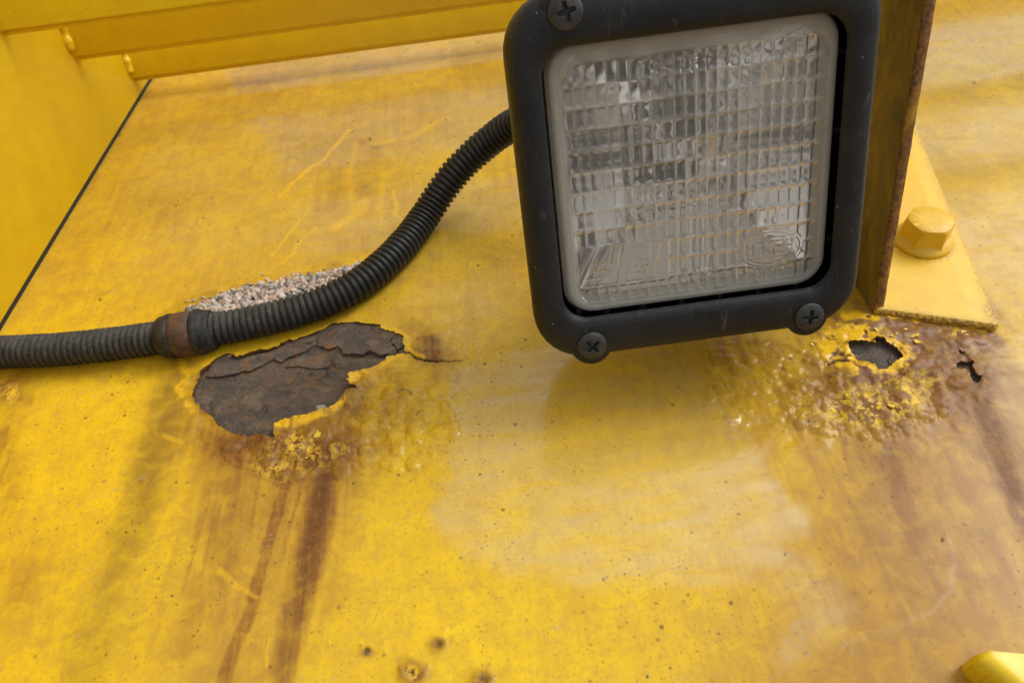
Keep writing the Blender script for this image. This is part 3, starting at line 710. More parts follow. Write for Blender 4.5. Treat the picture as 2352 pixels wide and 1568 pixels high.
for x_, y_, r_ in ((405, 1107, 3.6), (430, 1107, 3), (1803, 1272, 4.5), (1580, 1366, 4), (1511, 1468, 4.2), (1340, 1405, 3), (1033, 1013, 3), (290, 1222, 4), (310, 1218, 3), (230, 688, 4), (1680, 1478, 3), (2164, 1240, 5), (2170, 1420, 3), (2237, 192, 4), (850, 320, 4), (953, 1390, 3), (668, 1410, 3.4), (620, 1530, 4), (845, 1491, 7.5), (948, 1543, 7), (720, 1360, 2.6), (1170, 1180, 2.4), (1250, 1010, 2.4), (1630, 1450, 2.6), (2050, 1140, 3), (1940, 1290, 2.6), (1450, 1190, 2.2)):
    crack = mx(crack, 0.85 * blob(QX, QY, x_, y_, r_, r_ * 0.7, rng.uniform(0, 90), 2))
for x_, y_, r_ in ((1008, 1480, 15), (950, 1546, 27), (845, 1497, 11), (1108, 1562, 22)):
    rust = mx(rust, 0.8 * blob(SX, SY, x_, y_, r_ * 1.5, r_ * 1.2)); deep = mx(deep, 0.9 * blob(SX, SY, x_, y_, r_ * 0.85, r_ * 0.7)); 
fresh = mx(fresh, 0.9 * blob(SX, SY, 951, 1540, 17, 14, 0, 2) * (n3 > -0.04)); flake = mx(flake, 0.9 * blob(SX, SY, 951, 1546, 24, 20, 0, 1.5))
rust = mx(rust, 0.45 * blob(WX, WY, 850, 322, 14, 9)); rust = mx(rust, 0.4 * blob(WX, WY, 820, 436, 14, 10)); rust = mx(rust, 0.7 * blob(SX, SY, 2288, 712, 26, 22)); rust = mx(rust, 0.5 * blob(WX, WY, 230, 690, 10, 8))
rust = np.clip(rust, 0, 1); tan = mx(tan, (0.22 + 0.5 * (fbm(U / 30, V / 34, 13, 4) - 0.2)) * sstep(820, 640, QY)); olive_tone = mx(olive_tone, 0.20 * sstep(0.45, 0.65, fbm(U / 40 + 7, V / 40, 14, 4)) * sstep(700, 560, QY)); tan = np.clip(tan, 0, 1)
for i in range(16):
    x0 = rng.uniform(500, 800); y0 = 1075 - 0.08 * abs(x0 - 690) + rng.uniform(-15, 15); ln_ = rng.uniform(120, 480); w_ = rng.uniform(4, 13); sl = rng.uniform(-0.30, -0.22)
    kk = stroke(SX, SY, [(x0, y0), (x0 + sl * ln_ * 0.5 + rng.uniform(-4, 4), y0 + ln_ * 0.5), (x0 + sl * ln_, y0 + ln_)], w_, w_ * 0.5, 0.7) * sstep(y0 + ln_, y0 + ln_ * 0.3, QY)
    rust = mx(rust, rng.uniform(0.25, 0.6) * kk)
for i in range(12):
    x0 = rng.uniform(1880, 2300); y0 = rng.uniform(900, 1010); ln_ = rng.uniform(100, 420); w_ = rng.uniform(5, 16); sl = (x0 - 1250) / 2600
    kk = stroke(SX, SY, [(x0, y0), (x0 + sl * ln_, y0 + ln_)], w_, w_ * 0.5, 0.7) * sstep(y0 + ln_, y0 + ln_ * 0.3, QY)
    rust = mx(rust, rng.uniform(0.25, 0.55) * kk)
deep *= (1 - 0.85 * fresh); rust *= (1 - 0.5 * fresh); flake *= (1 - 0.8 * fresh)

top = S3(U, V, H)
be = border_edges(F); bi = np.unique(be); nV = len(U); rm = np.full(nV, -1); rm[bi] = np.arange(len(bi)); mB = len(bi)
e1 = top[bi]; e2 = S3(U[bi], V[bi], H[bi] - 1.5)
sk = np.stack([nV + rm[be[:, 0]], nV + mB + rm[be[:, 0]], nV + mB + rm[be[:, 1]], nV + rm[be[:, 1]]], 1)
at = {k: np.concatenate([a, a[bi], a[bi]]) for k, a in dict(rust=rust, deep=deep, olive_tone=olive_tone, sheen_dust=sheen_dust, flake=flake, tan=tan, crack=crack, fresh=fresh).items()}
at['edge'] = np.concatenate([np.zeros(nV), np.ones(2 * mB)])
flat = np.stack([U, V, 0 * U], 1) * MM; at['flat'] = np.concatenate([flat, flat[bi], flat[bi]])
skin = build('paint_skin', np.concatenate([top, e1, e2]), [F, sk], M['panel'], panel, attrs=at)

def h_bed(base, amp, seed, sl=6.0):
    def fn(u, v, d):
        t = fbm(u / (sl * 2.2), v / sl, seed, 5, 0.55)
        terr = np.floor(t * 9) / 9 * 0.6 + t * 0.4               # layered scale breaks in steps
        return base + amp * (terr - 0.5) * 2 + 0.5 * (fbm(u / 1.3, v / 1.3, seed + 3, 3) - 0.5)
    return fn
def grow(P, r):
    c = P.mean(0); return np.array([c + (p - c) * (1 + r / max(1e-6, np.linalg.norm(p - c))) for p in P])
bedA = patch('corroded_patch', grow(hA, 6), 0.6, h_bed(-2.3, 1.0, 2), 0.6, M['bed'], panel)
bedA['label'] = 'dark brown layered rust under the broken paint'
rings = lambda pts: poly_hit(conv(pts, *Z3))
def flake_plate(pts, base, amp, seed, th, tilt=0.0, mat='flake'):
    P = rings(pts); c = P.mean(0)
    return patch('rust_flake', P, 0.5, lambda u, v, d: base + amp * (fbm(u / 7, v / 7, seed, 4) - 0.5) * 2 + tilt * (v - c[1]) - 0.25 * np.exp(-np.clip(d, 0, None) / 0.6), th, M[mat], bedA, jag=0.45, jscale=2.2, seed=seed)
flake_plate([(470, 395), (560, 440), (640, 408), (770, 382), (850, 342), (980, 290), (1085, 262), (1088, 330), (1010, 375), (940, 400), (872, 426), (856, 454), (814, 440), (798, 428), (740, 462), (690, 482), (640, 512), (600, 505), (560, 522), (450, 545), (345, 545), (400, 440)], -1.0, 0.25, 4, 0.8, -0.01)
flake_plate([(1084, 285), (1100, 240), (1240, 180), (1420, 190), (1590, 240), (1600, 270), (1565, 318), (1615, 372), (1612, 405), (1590, 416), (1545, 400), (1515, 412), (1470, 394), (1432, 378), (1395, 407), (1330, 400), (1262, 402), (1250, 372), (1226, 346), (1166, 370), (1096, 346)], -0.35, 0.3, 6, 1.3, -0.015)
flake_plate([(1572, 312), (1600, 265), (1680, 285), (1680, 342), (1622, 372)], -0.5, 0.2, 8, 1.0)
flake_plate([(1618, 384), (1672, 350), (1690, 395), (1672, 414), (1640, 412)], -0.9, 0.2, 3, 1.0)
flake_plate([(1010, 330), (1030, 290), (1090, 280), (1085, 305), (1050, 330)], -0.1, 0.1, 9, 0.8)
flake_plate([(870, 480), (960, 470), (1060, 490), (1160, 480), (1180, 455), (1110, 400), (1000, 410), (930, 430)], -1.5, 0.25, 10, 0.5)
flake_plate([(1180, 420), (1260, 405), (1300, 420), (1560, 420), (1500, 470), (1440, 500), (1330, 520), (1220, 520)], -1.75, 0.4, 11, 0.5, mat='bed')
bedB = patch('corroded_patch', grow(hB, 5), 0.55, h_bed(-0.6, 1.3, 5, 4.0), 0.6, M['deep'], panel); bedB['label'] = 'dark corroded cavity in the right rust hole'
bedC = patch('corroded_patch', grow(hC, 4), 0.6, h_bed(-0.9, 0.6, 7, 4.0), 0.6, M['deep'], panel); bedC['label'] = 'dark cavity in the narrow torn rust hole'
def flake_b(pts, base, amp, seed, th):
    P = poly_hit(conv(pts, *ZR))
    return patch('rust_flake', P, 0.4, lambda u, v, d: base + amp * (fbm(u / 4, v / 4, seed, 4) - 0.5) * 2, th, M['bed'], bedB, jag=0.35, jscale=1.5, seed=seed)
flake_b([(640, 640), (760, 600), (860, 620), (880, 690), (800, 715), (690, 710)], 0.7, 0.3, 2, 0.8)
flake_b([(800, 720), (880, 640), (1010, 660), (1040, 720), (930, 780), (860, 770)], 0.4, 0.4, 4, 0.8)
flake_b([(1010, 660), (1060, 600), (1120, 640), (1120, 690), (1040, 710)], 0.9, 0.4, 5, 0.8)
flake_b([(560, 500), (700, 480), (820, 500), (850, 540), (720, 560), (600, 560)], 0.1, 0.4, 6, 0.8)

# lifted chips of paint round the two rusted places
def mat_chip():
    k = NT('lifted_paint_chip'); f = k.noise(1.5, 4, 0.7); e = k.attr('edge')
    c = k.mix(k.map(f, 0.45, 0.7), (0.76, 0.48, 0.02), (0.50, 0.28, 0.04)); c = k.mix(e, c, (0.30, 0.16, 0.04))
    k.set(Base_Color=c, Roughness=0.45, Normal=k.bump(f, 0.3, 0.0004)); return k.m
M['chip'] = mat_chip()
hgrid_idx = lambda p: near_idx(p, 1.2)
def chips(n, cx, cy, rx, ry, r0, r1):
    for i in range(n):
        a = rng.uniform(0, 2 * math.pi); q = math.sqrt(rng.random()); p = hit(cx + rx * q * math.cos(a), cy + ry * q * math.sin(a))
        ci_ = near_idx(p, 1.5)
        if len(ci_) < 5: continue
        base = float(np.median(H[ci_])) if len(ci_) else 0.5
        r = rng.uniform(r0, r1); m_ = rng.integers(5, 9); ang = np.sort(rng.uniform(0, 2 * math.pi, m_)); rr = r * rng.uniform(0.55, 1.2, m_)
        P = np.stack([p[0] + rr * np.cos(ang) * 1.3, p[1] + rr * np.sin(ang)], 1)
        tx, ty, cu_ = rng.normal(0, 0.16), rng.normal(0, 0.16) - 0.08, rng.uniform(0.02, 0.09)
        patch('paint_chip', P, 0.42, lambda u, v, d: base + 0.25 + tx * (u - p[0]) + ty * (v - p[1]) + cu_ * ((u - p[0]) ** 2 + (v - p[1]) ** 2) / max(r, 1), 0.22, M['chip'], panel, jag=0.25, jscale=1.2, seed=int(rng.integers(12)))
chips(3, 705, 1030, 95, 40, 0.6, 2.0); chips(6, 1995, 935, 110, 40, 0.5, 1.8); chips(12, 2120, 770, 110, 25, 0.7, 1.8); chips(8, 1900, 800, 40, 50, 0.8, 2.2)

# ================================================================== WELDED FRAME, top left
pa = S3(*[np.array(t) for t in hit(345, 192)]); pb = S3(*[np.array(t) for t in hit(5, 755)])
pd = pb - pa; pn = np.cross(pd, [0, 0, 1.0]); pn /= np.linalg.norm(pn)
if pn[0] < 0: pn = -pn                                   # faces right
def on_plate(px, py):
    d = ray(px, py); return d * (pa @ pn) / (d @ pn)
frame = thing('welded_frame', pa, 'glossy yellow welded steel frame of side plate and three cross bars, top left', 'frame')
# side plate: vertical, its lower edge following the panel with a small gap
ts = np.linspace(-0.45, 2.1, 60)
low = []
for t in ts:
    q = pa + pd * t; s_ = np.interp(q[1], pY, pS); base = np.interp(q[1], pY, pZ)
    low.append(np.array([q[0], q[1], base + 2.2]))
low = np.array(low); hi_ = low.copy(); hi_[:, 2] = np.maximum(low[:, 2] + 130, 330)
th = 90.0
def wall(name, lo, hi, thick, mat, parent):
    n = len(lo); b = 0.8
    rows = [lo + pn * -thick, lo + pn * -thick, lo + pn * -b, lo + np.array([0, 0, b]), hi, hi + pn * -thick, lo + pn * -thick]
    return loft(name, rows, mat, parent, closed=False, sharp=50)
wall('side_plate', low, hi_, th, M['plate'], frame)
sl_lo = low.copy(); sl_lo[:, 2] -= 2.6; sl_hi = low.copy(); sl_hi[:, 2] += 0.4
loft('gap_shade_strip', [sl_lo - pn * 5, sl_lo - pn * 0.2, sl_hi - pn * 0.2, sl_hi - pn * 5], M['cavity'], frame, closed=False, sharp=50)  # dark strip filling the gap under the plate, standing in for its shade
bars_px = [((0, 84), 30, 40), ((170, 141), 21, 10), ((305, 189), 16.5, 5)]
bars = []
for (px, py), hgt, extra in bars_px:
    q = on_plate(px, py)
    x0, y0, z0 = q
    o = box('bar', (x0 - 4, y0 - 0.0, z0 + 2.3), (600, y0 + 7, z0 + hgt + extra), M['bar'], frame, bevel=0.9, seg=3)
    box('lower_lip', (x0 - 4, y0 + 4.0, z0), (600, y0 + 6.5, z0 + 2.6), M['bar'], o, bevel=0.5, seg=2)
    bars.append((x0, y0, z0, hgt))
    # fillet weld at the joint
    pts = []
    k = 26; segn = 12
    loops = []
    for i in range(k):
        f_ = i / (k - 1); zz = z0 + 5.5 + (hgt + 4) * f_
        r = 2.5 + 0.8 * abs(math.sin(f_ * 7.0 + x0)) + 0.35 * math.sin(f_ * 19 + y0)
        if i in (0, k - 1): r = 0.2
        cx, cy = x0 + 0.6, y0 - 0.6
        ang = np.arange(segn) * 2 * math.pi / segn
        loops.append(np.stack([cx + r * np.cos(ang), cy + r * 0.9 * np.sin(ang), np.full(segn, zz)], 1))
    loft('weld_bead', loops, M['plate'], frame, cap0=True, cap1=True)

# ================================================================== WORK LAMP
LO = np.array([71.0, 250.0, -69.7])
lamp = thing('work_lamp', LO, 'square work lamp with black plastic bezel and ribbed clear lens', 'lamp')
def L3(xz, y, off=(0, 0)):
    return np.stack([LO[0] + off[0] + xz[:, 0], np.full(len(xz), LO[1] + y), LO[2] + off[1] + xz[:, 1]], 1)
bz = []
for hw, hh, r, y in ((57.5, 58.0, 15, 17.5), (55.5, 54.5, 13, 7.0), (51.2, 49.0, 10, 4.0), (50.2, 47.7, 9.3, 2.9), (50.6, 47.9, 9.6, 1.8), (51.8, 49.2, 10.5, 0.6), (53.5, 51.5, 12, 0.0), (56, 56, 14, 0.0),
                     (58.2, 59.8, 16, 0.4), (59.8, 62.4, 17.5, 1.5), (60.9, 63.9, 18.3, 3.3), (61.4, 64.5, 18.8, 5.6), (61.6, 64.7, 19, 9), (61.0, 64.2, 19, 24), (58.5, 61.5, 18, 26), (54, 57, 16, 26.2)):
    bz.append(L3(rrect(hw, hh, r), y))
bezel = loft('bezel', bz, M['plastic'], lamp, sharp=50)
# bosses under the screws
SCR = [(-41, 58.2, 12), (-41, -58.2, 40), (42, -58.2, -8), (42, 58.2, 60)]
for sx, sz, ang in SCR:
    boss = revolve('screw_boss', [(-8, 7.9), (-0.6, 7.9), (0.35, 7.5), (0.75, 6.6), (0.75, 0.1)], LO + [sx, 1.2, sz - (1.0 if sz < 0 else -1.0)], (0, -1, 0), M['plastic'], lamp, seg=36, sharp=40)
# cross-head screws: domed heads with a driven cross recess
def make_screw(sx, sz, ang):
    R = 5.5; n = 61; us = np.linspace(-R - 0.4, R + 0.4, n); ca, sa = math.cos(math.radians(ang)), math.sin(math.radians(ang))
    sd = lambda u, v: R - np.hypot(u, v)
    Ux, Vx, d, Fx = cut_grid(us, us, sd, us[1] - us[0]); Fx, (Ux, Vx, d) = compact(Fx, Ux, Vx, d)
    r = np.hypot(Ux, Vx); a, b = Ux * ca + Vx * sa, -Ux * sa + Vx * ca
    hgt = 2.2 * np.sqrt(np.clip(1 - (r / (R * 1.06)) ** 2, 0, 1)) ** 0.8
    w = 0.72 - 0.05 * r
    arm = np.minimum(np.maximum(abs(a) - w, abs(b) - 2.9), np.maximum(abs(b) - w, abs(a) - 2.9)); arm = np.minimum(arm, np.hypot(a, b) - 1.25)
    hgt -= 2.1 * sstep(0.16, -0.22, arm) * (1 - 0.35 * sstep(1.2, 3.1, r))
    hgt += 0.12 * (fbm(Ux / 1.2 + 9 + ang, Vx / 1.2, 4, 3) - 0.5)
    top_ = np.stack([LO[0] + sx + Ux, LO[1] + 0.2 - hgt, LO[2] + sz + Vx], 1)
    be_ = border_edges(Fx); b_ = np.unique(be_); rm_ = np.full(len(Ux), -1); rm_[b_] = np.arange(len(b_)); nn = len(Ux)
    low_ = top_[b_] + [0, 1.6, 0]
    skf = np.stack([be_[:, 0], nn + rm_[be_[:, 0]], nn + rm_[be_[:, 1]], be_[:, 1]], 1)
    return build('screw', np.concatenate([top_, low_]), [Fx[:, ::-1], skf], M['screw'], lamp, sharp=55)
for sx, sz, ang in SCR: make_screw(sx, sz, ang)

# lens: one pressed glass, smooth in front, pillow flutes, emblem and figures pressed into the face
LC = np.array([1.2, 0.0]); LHW, LHH, LR = 49.2, 48.4, 10.5; LY = 8.0; FC = (0.4, -1.7)
NC, NR = 24, 12; FW, FH = 44.8, 43.2                          # flutes: columns, rows, half sizes
CW, RH = 2 * FW / NC, 2 * FH / NR
def rr_sdf(u, v, hw, hh, r):
    qx, qy = abs(u) - hw + r, abs(v) - hh + r
    return np.hypot(np.maximum(qx, 0), np.maximum(qy, 0)) + np.minimum(np.maximum(qx, qy), 0) - r

def seg_d(u, v, segs):
    d = np.full(u.shape, 99.0)
    for x0, y0, x1, y1 in segs:
        ex, ey = x1 - x0, y1 - y0; t = np.clip(((u - x0) * ex + (v - y0) * ey) / (ex * ex + ey * ey + 1e-9), 0, 1)
        d = np.minimum(d, np.hypot(u - x0 - t * ex, v - y0 - t * ey))
    return d
GL = {'H': [(0, 0, 0, 1), (1, 0, 1, 1), (0, .5, 1, .5)], 'E': [(0, 0, 0, 1), (0, 1, 1, 1), (0, .5, .85, .5), (0, 0, 1, 0)], 'L': [(0, 1, 0, 0), (0, 0, 1, 0)], 'A': [(0, 0, 0, .8), (0, .8, .2, 1), (.2, 1, .8, 1), (.8, 1, 1, .8), (1, .8, 1, 0), (0, .45, 1, .45)],
      '0': [(.2, 0, .8, 0), (.8, 0, 1, .25), (1, .25, 1, .75), (1, .75, .8, 1), (.8, 1, .2, 1), (.2, 1, 0, .75), (0, .75, 0, .25), (0, .25, .2, 0)], '5': [(1, 1, .1, 1), (.1, 1, .1, .55), (.1, .55, .7, .6), (.7, .6, 1, .4), (1, .4, 1, .2), (1, .2, .7, 0), (.7, 0, 0, .05)],
      '1': [(.5, 0, .5, 1), (.5, 1, .2, .75), (.1, 0, .9, 0)], '4': [(.7, 0, .7, 1), (.7, 1, 0, .3), (0, .3, 1, .3)], '-': [(.1, .5, .9, .5)],
      '8': [(.2, .5, .8, .5), (.8, .5, 1, .7), (1, .7, 1, .85), (1, .85, .8, 1), (.8, 1, .2, 1), (.2, 1, 0, .85), (0, .85, 0, .7), (0, .7, .2, .5), (.2, .5, 0, .35), (0, .35, 0, .15), (0, .15, .2, 0), (.2, 0, .8, 0), (.8, 0, 1, .15), (1, .15, 1, .35), (1, .35, .8, .5)]}
def text_segs(txt, cx, cz, w, h, gap, flip=True):
    """upside down, as the lamp hangs"""
    n = len(txt); tot = n * w + (n - 1) * gap; out = []
    for i, ch in enumerate(txt):
        for x0, y0, x1, y1 in GL[ch]:
            p = [(-tot / 2 + i * (w + gap) + x * w, (y - 0.5) * h) for x, y in ((x0, y0), (x1, y1))]
            if flip: p = [(-a, -b) for a, b in p]
            out.append((cx + p[0][0], cz + p[0][1], cx + p[1][0], cz + p[1][1]))
    return out
EMB = np.array([29.2, -32.2]) - LC; FFc = (np.array([-40.4, -38.0]) - LC, np.array([-11.2, -22.8]) - LC)
def lens_h(u, v):
    """thickness relief of the lens in mm (u,v from the lens centre)"""
    d = rr_sdf(u, v, LHW, LHH, LR)
    df = rr_sdf(u - FC[0], v - FC[1], FW, FH, 6.0)
    col = (u - FC[0] + FW) / CW; row = (v - FC[1] + FH) / RH
    cu = (col - np.floor(col) - 0.5) * CW; rv = (row - np.floor(row) - 0.5) * RH
    pil = np.maximum(abs(cu) - CW / 2, abs(rv) - RH / 2)
    # long pillows: round across, rounded shoulders up and down
    prof = np.sqrt(np.clip(1 - (cu / (CW * 0.507)) ** 2, 0, 1)) * (1 - np.clip((abs(rv) - RH * 0.2) / (RH * 0.3), 0, 1) ** 2 * 0.78)
    amp = 0.85 + 0.25 * vnoise(np.floor(col) * 0.73 + 3, np.floor(row) * 0.71 + 5, 3)
    H_ = prof * amp * 0.78 * sstep(0.2, -0.5, df)
    # smooth fields for the marks
    el = np.hypot((u - EMB[0]) / 12.6, (v - EMB[1]) / 7.9)
    ff = np.maximum(np.maximum(FFc[0][0] - 2 - u, u - FFc[1][0] - 2.5), np.maximum(FFc[0][1] - 1.0 - v, v - FFc[1][1] - 0.5))
    cut = np.maximum(-(u - FFc[0][0] - 10) - 0.0, v - (FFc[1][1] - 4)); ff_notch = ff
    fld = np.maximum(sstep(1.03, 0.97, el), sstep(0.3, -0.3, ff_notch))
    H_ = H_ * (1 - fld) + 0.26 * fld
    # emblem: double oval, two rules, five letters; drawn as raised lines
    ln = lambda dist, w: sstep(w, w * 0.35, dist)
    marks = np.maximum(ln(abs(el - 0.93) * 8.5, 0.42), ln(abs(el - 0.78) * 8.5, 0.42) * (abs(v - EMB[1]) > 2.6))
    ca, sa = math.cos(math.radians(0.0)), math.sin(math.radians(0.0))
    rules = [(EMB[0] - 9.6, EMB[1] + 3.9, EMB[0] + 9.6, EMB[1] + 3.9), (EMB[0] - 9.6, EMB[1] - 3.9, EMB[0] + 9.6, EMB[1] - 3.9)]
    m1 = np.zeros(u.shape); near_ = el < 1.1
    if near_.any():
        uu, vv = u[near_], v[near_]
        m1[near_] = np.maximum(ln(seg_d(uu, vv, rules), 0.38), ln(seg_d(uu, vv, text_segs('HELLA', EMB[0], EMB[1], 2.3, 4.6, 1.55)), 0.62))
    # double F, outlined, slanted, upside down
    m2 = np.zeros(u.shape); near_ = ff < 1.0
    if near_.any():
        uu, vv = u[near_], v[near_]; segs = []
        outline = [(0, 0), (11.2, 0), (14.4, 14.5), (10.9, 14.5), (9.6, 8.6), (4.3, 8.6), (3.5, 5.6), (9.0, 5.6), (8.4, 3.0), (0.7, 3.0)]
        for ox in (0.0, 14.6):
            P = [(FFc[0][0] + ox + x, FFc[0][1] + y) for x, y in outline]
            segs += [(*P[i], *P[(i + 1) % len(P)]) for i in range(len(P))]
        dd = seg_d(uu, vv, segs); m2[near_] = ln(dd, 0.5)
    m3 = np.zeros(u.shape); near_ = (abs(v - 37.2) < 4.5) | (abs(v + 37.6) < 3.2)
    if near_.any():
        uu, vv = u[near_], v[near_]
        segs = text_segs('88-481-50', 0.6, 36.8, 2.6, 4.6, 1.9) + text_segs('10E', 0.2, -37.8, 2.2, 3.0, 2.6)
        m3[near_] = ln(seg_d(uu, vv, segs), 0.55)
    H_ = np.maximum(H_, 0) + 0.42 * np.maximum(marks * (el < 1.0), m1) + 0.42 * m2
    H_ = np.maximum(H_, m3 * 1.15) 
    rim = sstep(-3.3, -4.6, df * 0 + d)                         # 0 on the flat rim
    H_ = H_ + 0.25 * sstep(0.9, 0.2, abs(df - 0.4)) * 0.5
    groove = (1 - prof) * sstep(0.2, -0.5, df) * (1 - fld)
    return H_, d, df, groove
stp = 0.3
us = np.arange(-LHW - 1, LHW + 1, stp); vs = np.arange(-LHH - 1, LHH + 1, stp)
Ul, Vl, dl, Fl = cut_grid(us, vs, lambda u, v: -rr_sdf(u, v, LHW, LHH, LR), stp); Fl, (Ul, Vl, dl) = compact(Fl, Ul, Vl, dl)
hl, dd_, df_, gv_ = lens_h(Ul, Vl)
edge_round = 1.6 * (1 - np.sqrt(np.clip(1 - (1 - np.clip(dl / 2.2, 0, 1)) ** 2, 0, 1)))
front = np.stack([LO[0] + LC[0] + Ul, LO[1] + LY + hl + edge_round, LO[2] + LC[1] + Vl], 1)
back = np.stack([LO[0] + LC[0] + Ul, LO[1] + LY + 4.2 + 0 * hl, LO[2] + LC[1] + Vl], 1)
bl_e = border_edges(Fl); nL = len(Ul)
sides = np.stack([bl_e[:, 0], bl_e[:, 0] + nL, bl_e[:, 1] + nL, bl_e[:, 1]], 1)
rim_a = sstep(-0.3, 0.8, df_)
lens = build('lens', np.concatenate([front, back]), [Fl[:, ::-1], Fl + nL, sides[:, ::-1]], M['glass'], lamp, attrs={'rim': np.concatenate([rim_a, rim_a]), 'groove': np.concatenate([gv_, gv_]), 'front': np.concatenate([np.ones(nL), np.zeros(nL)])})
lens['label'] = 'clear ribbed glass lens with pressed emblem and figures, upside down'
# lens seat, reflector, bulb, housing
seat = [L3(rrect(LHW + 0.6, LHH + 0.6, LR), LY + 3.0, LC), L3(rrect(LHW + 1.0, LHH + 1.0, LR), LY + 3.8, LC), L3(rrect(LHW + 0.8, LHH + 0.8, LR), LY + 9, LC), L3(rrect(LHW - 4, LHH - 4, LR - 2), LY + 9, LC), L3(rrect(LHW - 4, LHH - 4, LR - 2), LY + 3.8, LC), L3(rrect(LHW + 0.6, LHH + 0.6, LR), LY + 3.8, LC)]
loft('lens_seal', seat, M['seal'], lamp, sharp=40)
rl = []
for i in range(22):
    t = i / 21; r_ = (1 - t); y = LY + 5 + 40 * (1 - r_ ** 2)
    hw = 8 + (LHW - 13) * r_; hh = 8 + (LHH - 12) * r_
    rl.append(L3(rrect(hw, hh, 7.9 + 4 * (1 - r_)), y, LC + np.array([9.0, -3.0]) * (1 - r_)))
for q in rl: pass
refl = loft('reflector', rl, M['reflector'], lamp, cap1=True)
revolve('bulb', [(0, 5.0), (10, 8.6), (18, 9.4), (24, 8.4), (29, 5.5), (31, 2.4), (31.4, 0.2)], LO + [LC[0] + 13, LY + 43, LC[1] - 3], (0, -1, 0), M['chrome'], lamp, seg=32)  # enlarged and mirror-finished to throw a bright spot into the lens
hs = []
for hw, hh, r, y in ((60, 63, 18.5, 20), (59, 62, 18, 30), (55.5, 57.5, 18, 38), (50, 50, 18, 47), (44, 42, 18, 55), (38, 34, 16, 60), (30, 26, 14, 62)):
    hs.append(L3(rrect(hw, hh, r), y, (0, 0.0 if y < 31 else 2.5)))
house = loft('housing', hs, M['plastic'], lamp, cap1=True, sharp=50)
# inner shelf behind the bezel and the ribs seen in the gap round the lens
shelf = [L3(rrect(61, 64, 18.7), 23.5), L3(rrect(52.0, 51.0, 12), 23.5)]
loft('inner_shelf', shelf, M['cavity'], lamp)
for rx in (-44, -33, -19, -4, 11, 26, 41):
    box('rib', LO + [rx - 0.9, 10.0, -62], LO + [rx + 0.9, 23, -47.0], M['plastic'], lamp, bevel=0.25)
for rz in (-32, 8, 34):
    box('rib', LO + [49.0, 10.0, rz - 0.9], LO + [58.5, 23, rz + 0.9], M['plastic'], lamp, bevel=0.25)
# stud on top by which the lamp hangs from the bracket's arm (above the picture)
revolve('mounting_stud', [(0, 7), (2, 7), (2, 4), (14, 4)], LO + [0, 30, 62.5], (0, 0, 1), M['screw'], lamp, seg=28, sharp=40)

# ================================================================== BRACKET
BX0, BX1 = 160.0, 164.4
def at_x(px, py, x): d = ray(px, py); return d * x / d[0]
q0 = at_x(2011, 692, BX0); q1 = at_x(2125, 0, BX0)
brk = thing('lamp_bracket', (BX0, q0[1], q0[2]), 'bent steel lamp bracket with rusty cut edge and bolted yellow foot', 'bracket')
# upright flange: front edge q0->q1 carried on above the frame, wavy flame-cut edge
nz, ny = 110, 26
zt = np.linspace(-0.035, 1.55, nz); depth = 46
rowsA = []
Vf = []; ed = []
for i, t in enumerate(zt):
    p = q0 + (q1 - q0) * t
    wob = 0.25 * (float(fbm(np.array(t * 30.0), np.array(3.0), 2, 3)) - 0.5) * 2
    zb = p[2]
    sec = []
    yb = p[1] + depth
    for (x, y, e) in ((BX0, yb, 0), (BX0, p[1] + 20, 0), (BX0, p[1] + 4, 0), (BX0, p[1] + 0.9 + wob, 0.0), (BX0, p[1] + 0.7 + wob, 1), (BX0 + 0.7, p[1] + wob, 1), (BX1 - 0.5, p[1] + wob * 1.2, 1), (BX1, p[1] + 0.5 + wob, 1), (BX1, p[1] + 1.0 + wob, 0.0), (BX1, p[1] + 20, 0), (BX1, yb, 0)):
        zz = zb
        if i == 0: zz = float(np.interp(y, pY, pZ)) + 0.4
        elif zz < float(np.interp(y, pY, pZ)) + 0.4 + i * 0.02: zz = float(np.interp(y, pY, pZ)) + 0.4 + i * 0.02
        sec.append((x, y, zz)); ed.append(e)
    rowsA.append(np.array(sec))
nsec = len(rowsA[0]); Vf = np.concatenate(rowsA)
build('flange', Vf, grid_faces(nz, nsec)[:, ::-1], M['flange'], brk, attrs={'edge': np.array(ed, float)}, sharp=60)
box('arm', (60, 266, LO[2] + 68.5), (BX0 + 0.3, 296, LO[2] + 72.9), M['flange'], brk, bevel=0.6)
